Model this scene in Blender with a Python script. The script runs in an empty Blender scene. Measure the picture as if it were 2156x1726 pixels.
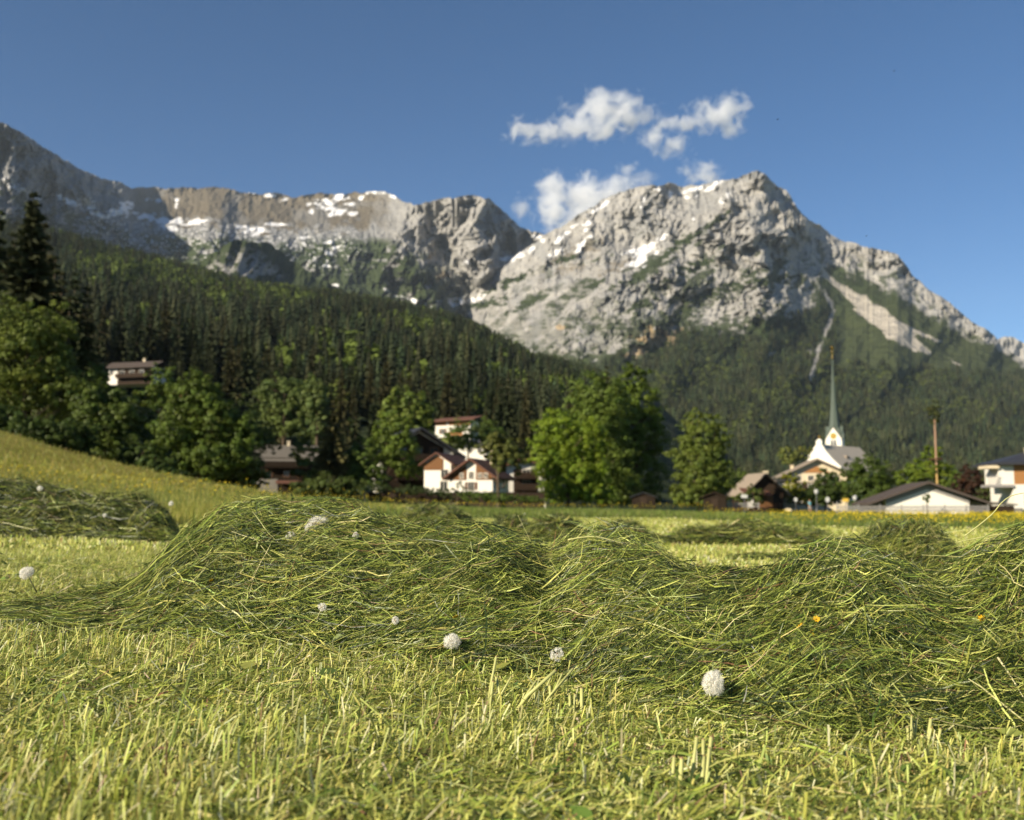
import bpy, bmesh, math, random
import numpy as np
from mathutils import Vector, Matrix

R = math.radians
SC = bpy.context.scene
COL = SC.collection
rng = np.random.default_rng(7)
random.seed(7)

# ---------------------------------------------------------------- camera, sky, sun, exposure
PITCH = R(5.45)
CAM_Z = 0.40
cam_d = bpy.data.cameras.new("camera")
cam = bpy.data.objects.new("camera", cam_d)
COL.objects.link(cam)
cam.location = (0, 0, CAM_Z)
cam.rotation_euler = (R(90) + PITCH, 0, 0)
cam_d.lens = 35.0
cam_d.sensor_width = 36.0
cam_d.clip_start = 0.02
cam_d.clip_end = 60000
cam_d.dof.use_dof = True
cam_d.dof.focus_distance = 2.1
cam_d.dof.aperture_fstop = 5.2
SC.camera = cam

SUN_DIR = Vector((-0.78, -0.63, 0.0)).normalized() * math.cos(R(26))
SUN_DIR.z = math.sin(R(26))
w = bpy.data.worlds.new("World")
SC.world = w
w.use_nodes = True
nt = w.node_tree
bg = nt.nodes["Background"]
sky = nt.nodes.new("ShaderNodeTexSky")
sky.sky_type = 'NISHITA'
sky.sun_disc = False
sky.sun_elevation = R(26)
sky.sun_rotation = math.atan2(SUN_DIR.x, SUN_DIR.y)
sky.altitude = 2200
sky.air_density = 0.85
sky.dust_density = 0.0
sky.ozone_density = 1.6
hsv = nt.nodes.new("ShaderNodeHueSaturation")
hsv.inputs["Saturation"].default_value = 1.25
nt.links.new(sky.outputs[0], hsv.inputs["Color"])
nt.links.new(hsv.outputs[0], bg.inputs[0])
bg.inputs[1].default_value = 0.065
sun_d = bpy.data.lights.new("sun", 'SUN')
sun_d.energy = 5.0
sun_d.angle = R(0.53)
sun_d.color = (1.0, 0.89, 0.70)
sun = bpy.data.objects.new("sun", sun_d)
COL.objects.link(sun)
sun.rotation_euler = SUN_DIR.to_track_quat('Z', 'Y').to_euler()
sun.location = (-50, -30, 60)

SC.view_settings.view_transform = 'Standard'
SC.view_settings.look = 'None'
SC.view_settings.exposure = 0.85
SC.view_settings.gamma = 1.0
SC.view_settings.use_curve_mapping = False
SC.cycles.max_bounces = 5
SC.cycles.diffuse_bounces = 2
SC.cycles.glossy_bounces = 1
SC.cycles.transmission_bounces = 3
SC.cycles.transparent_max_bounces = 8
SC.cycles.volume_bounces = 5
SC.cycles.use_fast_gi = False

# ---------------------------------------------------------------- picture <-> place helpers
# (X, Y) are picture coordinates in a 2155 x 1726 frame; d is the depth (world y) in metres
FD, CX, CY = 2155 * 35.0 / 36.0, 1077.5, 863.0
CP, SP = math.cos(PITCH), math.sin(PITCH)


def at(X, Y, d):
    a = (np.asarray(X, float) - CX) / FD
    b = (CY - np.asarray(Y, float)) / FD
    k = d / (CP - b * SP)
    return np.stack(np.broadcast_arrays(a * k, d + 0 * a, CAM_Z + (SP + b * CP) * k), -1)


def proj(P):
    P = np.asarray(P, float)
    x, y, z = P[..., 0], P[..., 1], P[..., 2] - CAM_Z
    dep = y * CP + z * SP
    up = -y * SP + z * CP
    return CX + FD * x / dep, CY - FD * up / dep


# ---------------------------------------------------------------- noise
_perm = {}


def _tab(seed):
    if seed not in _perm:
        r = np.random.default_rng(seed + 1000)
        p = r.permutation(256)
        a = r.uniform(0, 2 * math.pi, 256)
        _perm[seed] = (np.concatenate([p, p, p]), np.cos(a), np.sin(a))
    return _perm[seed]


def perlin(x, y, seed=0):
    p, gx, gy = _tab(seed)
    x, y = np.broadcast_arrays(np.asarray(x, float), np.asarray(y, float))
    xi, yi = np.floor(x).astype(np.int64), np.floor(y).astype(np.int64)
    xf, yf = x - xi, y - yi
    xi &= 255
    yi &= 255
    u = xf * xf * xf * (xf * (xf * 6 - 15) + 10)
    v = yf * yf * yf * (yf * (yf * 6 - 15) + 10)

    def g(i, j, dx, dy):
        h = p[p[i] + j]
        return gx[h] * dx + gy[h] * dy
    n00 = g(xi, yi, xf, yf)
    n10 = g(xi + 1, yi, xf - 1, yf)
    n01 = g(xi, yi + 1, xf, yf - 1)
    n11 = g(xi + 1, yi + 1, xf - 1, yf - 1)
    return 1.5 * ((n00 * (1 - u) + n10 * u) * (1 - v) + (n01 * (1 - u) + n11 * u) * v)


def fbm(x, y, octv=4, seed=0, gain=0.5, lac=2.03):
    s, a = 0, 1.0
    x, y = np.asarray(x, float), np.asarray(y, float)
    for i in range(octv):
        s = s + a * perlin(x, y, seed + i)
        x, y, a = x * lac + 11.3, y * lac + 5.7, a * gain
    return s


def ridged(x, y, octv=4, seed=0, gain=0.5, lac=2.1):
    s, a, t = 0, 1.0, 0
    x, y = np.asarray(x, float), np.asarray(y, float)
    for i in range(octv):
        s = s + a * (1 - 2 * np.abs(perlin(x, y, seed + i)))
        t += a
        x, y, a = x * lac + 3.1, y * lac + 9.2, a * gain
    return s / t


def sstep(a, b, x):
    t = np.clip((np.asarray(x, float) - a) / (b - a), 0, 1)
    return t * t * (3 - 2 * t)


# ---------------------------------------------------------------- mesh helpers
def mesh_np(name, V, quads=None, tris=None, mats=(), midx=None, col=None, smooth=False):
    V = np.asarray(V, np.float32).reshape(-1, 3)
    parts, sizes = [], []
    if quads is not None and len(quads):
        q = np.asarray(quads, np.int32).reshape(-1, 4)
        parts.append(q.ravel())
        sizes.append(np.full(len(q), 4, np.int32))
    if tris is not None and len(tris):
        t = np.asarray(tris, np.int32).reshape(-1, 3)
        parts.append(t.ravel())
        sizes.append(np.full(len(t), 3, np.int32))
    loops = np.concatenate(parts)
    sizes = np.concatenate(sizes)
    me = bpy.data.meshes.new(name)
    me.vertices.add(len(V))
    me.vertices.foreach_set("co", V.ravel())
    me.loops.add(len(loops))
    me.loops.foreach_set("vertex_index", loops)
    me.polygons.add(len(sizes))
    starts = np.concatenate([[0], np.cumsum(sizes)[:-1]]).astype(np.int32)
    me.polygons.foreach_set("loop_start", starts)
    for m in mats:
        me.materials.append(m)
    if midx is not None:
        me.polygons.foreach_set("material_index", np.asarray(midx, np.int32))
    if col is not None:
        c = np.ones((len(V), 4), np.float32)
        c[:, :3] = np.asarray(col, np.float32).reshape(-1, 3)
        at_ = me.attributes.new("Col", 'FLOAT_COLOR', 'POINT')
        at_.data.foreach_set("color", c.ravel())
    me.polygons.foreach_set("use_smooth", np.full(len(sizes), bool(smooth)))
    me.update(calc_edges=True)
    return me


def link(name, data, parent=None, label=None, cat=None, group=None, kind=None, loc=None, rotz=0.0):
    o = bpy.data.objects.new(name, data)
    COL.objects.link(o)
    if parent is not None:
        o.parent = parent
    if label:
        o["label"] = label
    if cat:
        o["category"] = cat
    if group:
        o["group"] = group
    if kind:
        o["kind"] = kind
    if loc is not None:
        o.location = [float(v) for v in loc]
    if rotz:
        o.rotation_euler = (0, 0, rotz)
    return o


def grid_quads(nr, nc):
    i = np.arange(nr - 1)[:, None] * nc + np.arange(nc - 1)[None, :]
    return np.stack([i, i + 1, i + nc + 1, i + nc], -1).reshape(-1, 4)


def strips(P, S, W):
    """P (N,K,3) centre lines, S (N,3) or (N,K,3) side vectors, W (N,K) half widths -> verts, quads"""
    N, K = P.shape[:2]
    if S.ndim == 2:
        S = S[:, None, :]
    off = S * W[:, :, None]
    V = np.stack([P - off, P + off], 2).reshape(-1, 3)
    base = (np.arange(N) * K * 2)[:, None]
    k = np.arange(K - 1)[None, :] * 2
    a = base + k
    Q = np.stack([a, a + 1, a + 3, a + 2], -1).reshape(-1, 4)
    return V, Q


def norm(v):
    return v / np.maximum(np.linalg.norm(v, axis=-1, keepdims=True), 1e-9)


class MB:
    """collects boxes, prisms, tubes and lathes into one mesh"""

    def __init__(self):
        self.V, self.F, self.n = [], [], 0

    def add(self, vs, fs):
        self.V += [tuple(map(float, v)) for v in vs]
        self.F += [tuple(i + self.n for i in f) for f in fs]
        self.n += len(vs)
        return self

    def box(self, x0, x1, y0, y1, z0, z1):
        vs = [(x, y, z) for z in (z0, z1) for x, y in ((x0, y0), (x1, y0), (x1, y1), (x0, y1))]
        return self.add(vs, [(3, 2, 1, 0), (4, 5, 6, 7), (0, 1, 5, 4), (1, 2, 6, 5), (2, 3, 7, 6), (3, 0, 4, 7)])

    def prism(self, poly, y0, y1):
        """poly in (x, z), counter-clockwise seen from -y; extruded from y0 to y1"""
        n = len(poly)
        vs = [(x, y0, z) for x, z in poly] + [(x, y1, z) for x, z in poly]
        fs = [tuple(range(n)), tuple(range(2 * n - 1, n - 1, -1))]
        fs += [(i, i + n, (i + 1) % n + n, (i + 1) % n) for i in range(n)]
        return self.add(vs, fs)

    def tube(self, pts, rad, n=8, cap=True):
        pts = [Vector(p) for p in pts]
        rad = rad if isinstance(rad, (list, tuple)) else [rad] * len(pts)
        vs, fs = [], []
        for i, p in enumerate(pts):
            t = (pts[min(i + 1, len(pts) - 1)] - pts[max(i - 1, 0)]).normalized()
            u = t.cross(Vector((0, 1, 0.13))).normalized()
            v = t.cross(u)
            for k in range(n):
                a = 2 * math.pi * k / n
                vs.append(p + (u * math.cos(a) + v * math.sin(a)) * rad[i])
        for i in range(len(pts) - 1):
            for k in range(n):
                a, b = i * n + k, i * n + (k + 1) % n
                fs.append((a, a + n, b + n, b))
        if cap:
            fs.append(tuple(range(n)))
            fs.append(tuple(range(len(vs) - 1, len(vs) - n - 1, -1)))
        return self.add(vs, fs)

    def lathe(self, prof, n=12, c=(0, 0, 0)):
        vs, fs = [], []
        for r, z in prof:
            for k in range(n):
                a = 2 * math.pi * k / n
                vs.append((c[0] + r * math.cos(a), c[1] + r * math.sin(a), c[2] + z))
        for i in range(len(prof) - 1):
            for k in range(n):
                a, b = i * n + k, i * n + (k + 1) % n
                fs.append((a, b, b + n, a + n))
        fs.append(tuple(range(n - 1, -1, -1)))
        fs.append(tuple(range(len(vs) - n, len(vs))))
        return self.add(vs, fs)

    def build(self, name, mat, parent=None, smooth=False, **kw):
        me = bpy.data.meshes.new(name)
        me.from_pydata(self.V, [], self.F)
        me.materials.append(mat)
        me.update()
        if smooth:
            me.polygons.foreach_set("use_smooth", [True] * len(me.polygons))
        return link(name, me, parent, **kw)


# ---------------------------------------------------------------- materials
def mat(name, base, rough=0.7, var=0.15, scale=4.0, spec=0.3, bump=0.0, metal=0.0, stretch=(1, 1, 1)):
    m = bpy.data.materials.new(name)
    m.use_nodes = True
    t = m.node_tree
    b = t.nodes["Principled BSDF"]
    b.inputs["Roughness"].default_value = rough
    b.inputs["Metallic"].default_value = metal
    b.inputs["Specular IOR Level"].default_value = spec
    tc = t.nodes.new("ShaderNodeTexCoord")
    mp = t.nodes.new("ShaderNodeMapping")
    mp.inputs["Scale"].default_value = stretch
    n = t.nodes.new("ShaderNodeTexNoise")
    n.inputs["Scale"].default_value = scale
    n.inputs["Detail"].default_value = 6
    n.inputs["Roughness"].default_value = 0.65
    t.links.new(tc.outputs["Object"], mp.inputs[0])
    t.links.new(mp.outputs[0], n.inputs["Vector"])
    mx = t.nodes.new("ShaderNodeMix")
    mx.data_type = 'RGBA'
    mx.inputs[6].default_value = (*[c * (1 - var) for c in base], 1)
    mx.inputs[7].default_value = (*[min(1, c * (1 + var)) for c in base], 1)
    t.links.new(n.outputs["Fac"], mx.inputs[0])
    t.links.new(mx.outputs[2], b.inputs["Base Color"])
    if bump:
        bm_ = t.nodes.new("ShaderNodeBump")
        bm_.inputs["Strength"].default_value = bump
        bm_.inputs["Distance"].default_value = 0.03
        t.links.new(n.outputs["Fac"], bm_.inputs["Height"])
        t.links.new(bm_.outputs[0], b.inputs["Normal"])
    return m


def attr_mat(name, var=0.2, scale=3.0, rough=0.6, spec=0.2, trans=0.0, bump=0.0, bdist=1.0, detail=4):
    """base colour from the mesh attribute Col, broken up by noise; optional light through the leaf"""
    m = bpy.data.materials.new(name)
    m.use_nodes = True
    t = m.node_tree
    b = t.nodes["Principled BSDF"]
    b.inputs["Roughness"].default_value = rough
    b.inputs["Specular IOR Level"].default_value = spec
    a = t.nodes.new("ShaderNodeAttribute")
    a.attribute_name = "Col"
    out = a.outputs["Color"]
    if var:
        tc = t.nodes.new("ShaderNodeTexCoord")
        n = t.nodes.new("ShaderNodeTexNoise")
        n.inputs["Scale"].default_value = scale
        n.inputs["Detail"].default_value = detail
        t.links.new(tc.outputs["Object"], n.inputs["Vector"])
        mr = t.nodes.new("ShaderNodeMapRange")
        mr.inputs[1].default_value = 0.25
        mr.inputs[2].default_value = 0.75
        mr.inputs[3].default_value = 1 - var
        mr.inputs[4].default_value = 1 + var
        t.links.new(n.outputs["Fac"], mr.inputs[0])
        vm = t.nodes.new("ShaderNodeVectorMath")
        vm.operation = 'SCALE'
        t.links.new(out, vm.inputs[0])
        t.links.new(mr.outputs[0], vm.inputs["Scale"])
        out = vm.outputs[0]
        if bump:
            bm_ = t.nodes.new("ShaderNodeBump")
            bm_.inputs["Strength"].default_value = bump
            bm_.inputs["Distance"].default_value = bdist
            t.links.new(n.outputs["Fac"], bm_.inputs["Height"])
            t.links.new(bm_.outputs[0], b.inputs["Normal"])
    t.links.new(out, b.inputs["Base Color"])
    if trans:
        tr = t.nodes.new("ShaderNodeBsdfTranslucent")
        t.links.new(out, tr.inputs["Color"])
        ms = t.nodes.new("ShaderNodeMixShader")
        ms.inputs[0].default_value = trans
        t.links.new(b.outputs[0], ms.inputs[1])
        t.links.new(tr.outputs[0], ms.inputs[2])
        t.links.new(ms.outputs[0], t.nodes["Material Output"].inputs["Surface"])
    return m


M_LEAF = attr_mat("leaf", var=0.15, scale=0.8, rough=0.55, spec=0.25, trans=0.4)
M_NEEDLE = attr_mat("needle", var=0.2, scale=0.5, rough=0.75, spec=0.1, trans=0.12)
M_GRASS = attr_mat("grass_blade", var=0.0, rough=0.5, spec=0.35, trans=0.38)
M_HAY = attr_mat("cut_grass", var=0.0, rough=0.42, spec=0.45, trans=0.25)
M_BARK = mat("bark", (0.10, 0.075, 0.05), 0.9, 0.4, 3.0, 0.1)
# ---------------------------------------------------------------- ground: one sheet
def softplus(v, k):
    return k * np.logaddexp(0, np.asarray(v, float) / k)


def ground_z(x, y):
    x, y = np.asarray(x, float), np.asarray(y, float)
    s = softplus(-x * np.minimum(1.0, 60.0 / np.maximum(y, 1.0)), 0.6)
    rise = 0.0051 * np.minimum(s, 34) ** 2 + 0.374 * np.clip(s - 34, 0, 90)
    near = 0.15 * (1 - np.exp(-s / 1.5)) * np.exp(-np.maximum(y, 0) / 60)
    rise = rise * sstep(-30, 4, y) * (0.55 + 0.45 * sstep(2, 30, np.hypot(x, y)))
    far = 12.0 * sstep(260, 800, y)
    und = 0.012 * perlin(x * 0.9, y * 0.9, 3) + 0.05 * perlin(x * 0.13, y * 0.13, 4) * sstep(5, 30, np.hypot(x, y)) * (1 - 0.7 * sstep(2, 8, x))
    dip = -0.65 * sstep(22, 105, y) * sstep(4, 24, x) * (1 - sstep(260, 420, y))
    return near + rise + far + und + dip


# distance at which the uncut grass begins, by direction
EDGE_X = [-400, 0, 380, 600, 900, 1350, 1500, 1700, 2155, 2600]
EDGE_D = [10.0, 11.0, 11.5, 16, 27, 32, 27, 18.0, 16.5, 16]


def edge_d(x, y):
    return np.interp(CX + FD * np.asarray(x) / np.maximum(y, 0.1), EDGE_X, EDGE_D)


def build_ground():
    th = np.concatenate([np.linspace(-180, -48, 45)[:-1], np.linspace(-48, 48, 420), np.linspace(48, 180, 45)[1:]])
    r = np.concatenate([[0.02], np.geomspace(0.25, 3600, 330), [6500, 11000]])
    T, RR = np.meshgrid(R(1) * th, r)
    x, y = RR * np.sin(T), RR * np.cos(T)
    z = ground_z(x, y)
    V = np.stack([x, y, z], -1).reshape(-1, 3)
    cut = (y.ravel() < edge_d(x.ravel(), y.ravel())).astype(float)
    n1 = fbm(x.ravel() * 0.6, y.ravel() * 0.6, 4, 21)
    n2 = fbm(x.ravel() * 0.05, y.ravel() * 0.05, 3, 25)
    dist = RR.ravel()
    soil = np.array([0.11, 0.115, 0.032])
    mown = np.array([0.30, 0.31, 0.065])
    uncut = np.array([0.085, 0.115, 0.025])
    hill = np.array([0.25, 0.215, 0.045])
    c_cut = soil[None] + (mown - soil)[None] * sstep(1.5, 9, dist)[:, None]
    hk = sstep(4, 14, -x.ravel() - 0.08 * y.ravel())[:, None]
    c_un = uncut[None] * (1 - hk) + hill[None] * hk
    c = c_cut * cut[:, None] + c_un * (1 - cut[:, None])
    c = c * (1 + 0.28 * n1 + 0.25 * n2)[:, None]
    me = mesh_np("ground", V, quads=grid_quads(len(r), len(th)), mats=[attr_mat("meadow_soil", 0.35, 9.0, 0.95, 0.05, detail=8)], col=np.clip(c, 0.01, 1), smooth=True)
    link("ground", me, kind="structure")


build_ground()


# ---------------------------------------------------------------- mountains
def in_poly(X, Y, poly):
    px, py = np.array(poly, float).T
    inside = np.zeros(np.shape(X), bool)
    j = len(px) - 1
    for i in range(len(px)):
        c = ((py[i] > Y) != (py[j] > Y)) & (X < (px[j] - px[i]) * (Y - py[i]) / (py[j] - py[i] + 1e-12) + px[i])
        inside ^= c
        j = i
    return inside


def seg_dist(X, Y, pts):
    d = np.full(np.shape(X), 1e9)
    for (x0, y0), (x1, y1) in zip(pts[:-1], pts[1:]):
        dx, dy = x1 - x0, y1 - y0
        t = np.clip(((X - x0) * dx + (Y - y0) * dy) / (dx * dx + dy * dy), 0, 1)
        d = np.minimum(d, np.hypot(X - x0 - t * dx, Y - y0 - t * dy))
    return d


M_ROCK = attr_mat("mountain_rock", 0.22, 0.02, 0.9, 0.1, bump=0.8, bdist=40.0, detail=8)


def relief(name, crest, base, X0, X1, nc, nr, depth, colour, rough_px, seed, back=1.25):
    """a mountain flank: depth(X, Y, v) gives the distance of every point between base line and crest"""
    Xs = np.linspace(X0, X1, nc)
    yc = np.interp(Xs, *zip(*crest)) + rough_px * fbm(Xs / 46.0, Xs * 0 + seed, 5, seed, 0.62)
    yb = np.interp(Xs, *zip(*base))
    v = np.linspace(0, 1, nr)
    X = np.broadcast_to(Xs, (nr, nc))
    Y = yb + (yc - yb) * v[:, None]
    D = depth(X, Y, np.broadcast_to(v[:, None], X.shape))
    P = at(X, Y, D)
    col = colour(X, Y, np.broadcast_to(v[:, None], X.shape))
    # the far side falls away behind the crest
    top = P[-1]
    rows, cols = [P], [col]
    for k, (f, g) in enumerate(((1.03, 0.96), (1.10, 0.8), (back, 0.35))):
        b = top * np.array([f, f, 1.0])
        b[:, 2] = top[:, 2] * g
        rows.append(b[None])
        cols.append(col[-1:])
    P = np.concatenate(rows)
    col = np.concatenate(cols)
    me = mesh_np(name, P.reshape(-1, 3), quads=grid_quads(P.shape[0], nc), mats=[M_ROCK], col=col.reshape(-1, 3), smooth=True)
    link(name, me, kind="structure")
    return dict(X=X, Y=Y, P=P[:nr], v=v, nc=nc, nr=nr)


ROCK = np.array([0.285, 0.272, 0.252])
ROCK_G = np.array([0.205, 0.203, 0.198])
MEADOW = np.array([0.118, 0.098, 0.068])
PINE = np.array([0.030, 0.040, 0.016])
PINE_L = np.array([0.042, 0.052, 0.022])
SNOW = np.array([0.74, 0.73, 0.73])
SCREE = np.array([0.37, 0.335, 0.285])
OCHRE = np.array([0.33, 0.24, 0.14])


def lay(c, new, m):
    m = np.clip(m, 0, 1)[..., None]
    return c * (1 - m) + new * m


def blob_mask(X, Y, items, edge, seed):
    """soft irregular patches from (x, y, rx, ry, angle)"""
    n = fbm(X / 16.0, Y / 9.0, 4, seed, 0.6)
    m = np.full(X.shape, -9.0)
    for x, y, rx, ry, a in items:
        ca, sa = math.cos(R(a)), math.sin(R(a))
        u = ((X - x) * ca - (Y - y) * sa) / rx
        w_ = ((X - x) * sa + (Y - y) * ca) / ry
        m = np.maximum(m, 1 - np.hypot(u, w_))
    return sstep(0.0, edge, m + 0.75 * n - 0.12)


# far range on the left
CREST_A = [(-260, 150), (-100, 225), (0, 258), (30, 268), (60, 290), (100, 315), (150, 345), (200, 370), (250, 384), (280, 395), (320, 394), (400, 397), (450, 394), (480, 396), (500, 404), (560, 408), (620, 412), (680, 408), (740, 406), (800, 404), (840, 415), (870, 432), (890, 428), (920, 420), (970, 413), (1030, 415), (1045, 430), (1070, 455), (1090, 475), (1120, 487), (1160, 496), (1260, 560)]


def depth_a(X, Y, v):
    yc = np.interp(X, *zip(*CREST_A))
    h = Y - yc                                   # picture distance below the crest
    # left ridge comes nearer; alpine shelf on top, cliffs below
    far = 6200 - 900 * sstep(330, -60, X)
    shelf = 1700 * sstep(120, 0, h) * sstep(250, 330, X) * sstep(900, 800, X)
    wall = 900 * sstep(330, 40, h)
    d = far - 2300 + shelf + wall + 1100 * (1 - np.clip(h / 520, 0, 1))
    rib = ridged(X / 62.0 + 0.25 * fbm(X / 80, Y / 80, 2, 41), Y / 95.0, 5, 42, 0.55)
    rib2 = ridged(X / 150.0 + Y / 260.0, Y / 260.0, 3, 47)
    amp = 120 + 260 * sstep(300, 20, X) * sstep(160, 30, h) + 240 * sstep(780, 860, X) + 120 * sstep(60, 140, h)
    amp = amp * (0.35 + 0.65 * sstep(0, 50, h + 40 * sstep(780, 860, X) + 60 * sstep(300, 200, X)))
    d = d - amp * (rib + 0.6 * rib2) + 40 * fbm(X / 20, Y / 20, 3, 49) - 36 * ridged(X / 15.0 + (Y - 480) / 60.0, Y / 19.0 + X / 70.0, 4, 50, 0.6) - 18 * ridged(X / 60.0, Y / 7.0 + X / 80.0, 3, 51, 0.6)
    # big folds: buttresses and the shaded hollow
    d = d + 420 * np.exp(-((X - 905 - 0.35 * (Y - 420)) / 40) ** 2) * sstep(410, 470, Y)
    d = d - 380 * np.exp(-((X - 820 - 0.35 * (Y - 420)) / 46) ** 2)
    d = d - 260 * np.exp(-((X - 990 - 0.1 * (Y - 420)) / 60) ** 2) * sstep(640, 480, Y)
    d = d - 300 * np.exp(-((X - 455 + 0.1 * (Y - 400)) / 38) ** 2) * sstep(395, 430, Y)
    # the left ridge: its flank turns away from the sun
    d = d + 1500 * np.clip((X - (40 + (Y - 280) * 1.1)) / 260, 0, 1) * sstep(330, 200, X) * sstep(500, 380, Y)
    return d


SNOW_A = [(20, 385, 36, 6, -32), (60, 405, 26, 5, -30), (150, 425, 34, 7, -22), (190, 432, 20, 12, -30), (205, 450, 40, 7, -20), (250, 445, 26, 9, 0), (262, 440, 14, 16, 0), (310, 455, 46, 8, -8),
          (355, 468, 40, 10, 4), (410, 466, 30, 7, 6), (365, 480, 14, 10, 0), (310, 420, 10, 4, 0), (335, 424, 7, 5, 0), (372, 428, 5, 12, 0), (275, 428, 14, 5, 0), (505, 478, 16, 5, 0), (545, 484, 30, 6, 8),
          (535, 490, 14, 8, -20), (580, 472, 24, 4, 0), (530, 406, 16, 3, 0), (575, 412, 22, 5, 5), (600, 420, 12, 4, 20), (690, 425, 26, 8, 10), (715, 415, 20, 7, 0), (705, 445, 30, 10, -10), (740, 450, 16, 8, 0),
          (680, 435, 9, 6, 0), (650, 430, 6, 5, 0), (655, 445, 5, 8, 0), (790, 405, 26, 4, 0), (826, 412, 14, 4, -30), (760, 418, 9, 6, 0), (735, 430, 14, 4, 0), (690, 510, 12, 4, 0), (705, 520, 10, 5, 0), (640, 500, 14, 3, 0), (640, 515, 8, 4, 0), (690, 533, 16, 4, -20),
          (990, 628, 52, 9, 6), (1000, 634, 60, 7, 6), (870, 632, 22, 4, -22), (895, 640, 14, 5, -30), (820, 615, 18, 4, -25), (690, 560, 12, 4, 0), (700, 602, 10, 4, 0), (1080, 540, 32, 7, 14), (1130, 498, 18, 4, 0), (985, 553, 16, 4, 0)]


def colour_a(X, Y, v):
    h = Y - np.interp(X, *zip(*CREST_A))
    n = fbm(X / 30, Y / 18, 5, 61, 0.6)
    n2 = fbm(X / 90, Y / 60, 4, 66)
    c = lay(np.broadcast_to(ROCK_G, X.shape + (3,)).copy(), ROCK, sstep(760, 900, X))
    c = c * (1 + 0.18 * fbm(X / 9, Y / 30, 4, 68))[..., None]
    mead = sstep(0.0, 0.35, (82 + 22 * n - h) / 60) * sstep(265, 300, X) * sstep(840, 780, X + 18 * n)
    c = lay(c, MEADOW * 1.05, mead)
    c = lay(c, ROCK_G * 0.9, sstep(0.1, 0.5, n2 - 0.1) * mead * 0.5)
    veg = sstep(-0.12, 0.16, n + 0.9 * n2 + (Y - 492) / 90.0 - 0.4 * sstep(780, 830, X) + 0.35 * sstep(420, 120, X)) * sstep(84, 110, h) * sstep(1000, 860, X + 0.8 * (560 - Y))
    veg = np.maximum(veg, sstep(585, 610, Y + 14 * n) * sstep(830, 740, X))
    c = lay(c, PINE * 1.35, veg)
    och = blob_mask(X, Y, [(905, 545, 8, 14, 0), (930, 580, 16, 16, 0), (640, 590, 20, 6, 0)], 0.5, 70)
    c = lay(c, OCHRE * 0.8, och * 0.6)
    c = lay(c, SNOW, blob_mask(X, Y, SNOW_A, 0.3, 71))
    speck = sstep(0.5, 0.7, fbm(X / 9, Y / 5, 3, 73, 0.6)) * sstep(60, 90, h) * sstep(190, 120, h) * sstep(120, 200, X) * sstep(800, 720, X)
    c = lay(c, SNOW, speck)
    return np.clip(c, 0.008, 0.9)


relief("mountain_range", CREST_A, [(-260, 760), (2155, 760)], -260, 1260, 1150, 330, depth_a, colour_a, 5, 81)

# the big peak on the right
CREST_B = [(820, 720), (880, 680), (930, 655), (960, 640), (1000, 612), (1050, 572), (1100, 528), (1130, 505), (1150, 491), (1180, 478), (1220, 455), (1260, 425), (1300, 405), (1330, 396), (1370, 391), (1410, 386), (1440, 392), (1480, 388), (1520, 380), (1555, 373), (1575, 364), (1592, 359), (1612, 368), (1640, 395), (1655, 400), (1672, 425), (1690, 450), (1720, 475), (1760, 500), (1800, 513), (1850, 525), (1890, 536), (1920, 580), (1960, 610), (2010, 648), (2050, 680), (2090, 702), (2110, 730), (2155, 757), (2300, 830), (2500, 930)]
GULLY = [(1690, 560), (1722, 600), (1756, 650), (1742, 690), (1724, 735), (1706, 800)]
SCREE_P = [[(1700, 535), (1722, 560), (1738, 585), (1790, 622), (1812, 640), (1848, 652), (1885, 680), (1930, 705), (1922, 708), (1962, 748), (1925, 738), (1896, 722), (1868, 712), (1850, 690), (1822, 672), (1792, 650), (1806, 650), (1780, 616), (1748, 588), (1715, 556)],
           [(1868, 662), (1920, 690), (1990, 722), (1975, 722), (1900, 690)], [(1880, 685), (1960, 738), (1940, 735), (1870, 692)], [(2000, 755), (2025, 768), (2015, 770)]]
SNOW_B = [(1350, 530, 40, 11, 8), (1335, 556, 26, 8, 20), (1350, 545, 20, 16, 30), (1385, 507, 34, 6, 36), (1400, 494, 12, 4, 38), (1270, 432, 22, 5, 38), (1245, 448, 20, 5, 30), (1260, 440, 8, 4, 30), (1205, 478, 10, 5, 30), (1192, 490, 8, 4, 20), (1237, 470, 10, 4, 30), (1232, 484, 9, 5, 40),
          (1240, 498, 9, 4, 20), (1175, 505, 16, 6, 40), (1225, 512, 15, 6, 40), (1165, 535, 22, 6, 34), (1215, 528, 16, 5, 40), (1385, 398, 12, 4, -10), (1410, 407, 5, 12, -15), (1355, 420, 5, 6, 0), (1350, 437, 5, 4, 0), (1470, 396, 24, 4, 12), (1440, 405, 9, 4, 20),
          (1500, 392, 22, 6, 30), (1521, 424, 8, 9, 0), (1530, 410, 7, 8, 0), (1465, 412, 6, 4, 0), (1445, 416, 6, 4, 0), (1460, 462, 5, 4, 0), (1080, 540, 34, 8, 14), (1120, 522, 10, 4, 20), (1140, 507, 10, 4, 0), (1000, 628, 30, 8, 6)]
ROCK_LINE = [(820, 700), (930, 665), (990, 672), (1030, 700), (1120, 748), (1200, 758), (1260, 764), (1300, 735), (1350, 752), (1390, 712), (1430, 682), (1470, 690), (1520, 694), (1570, 680), (1640, 668), (1690, 650), (1716, 640), (1735, 560), (1760, 560), (1830, 590), (1880, 618), (1960, 668), (2050, 712), (2120, 745), (2300, 850)]


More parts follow.
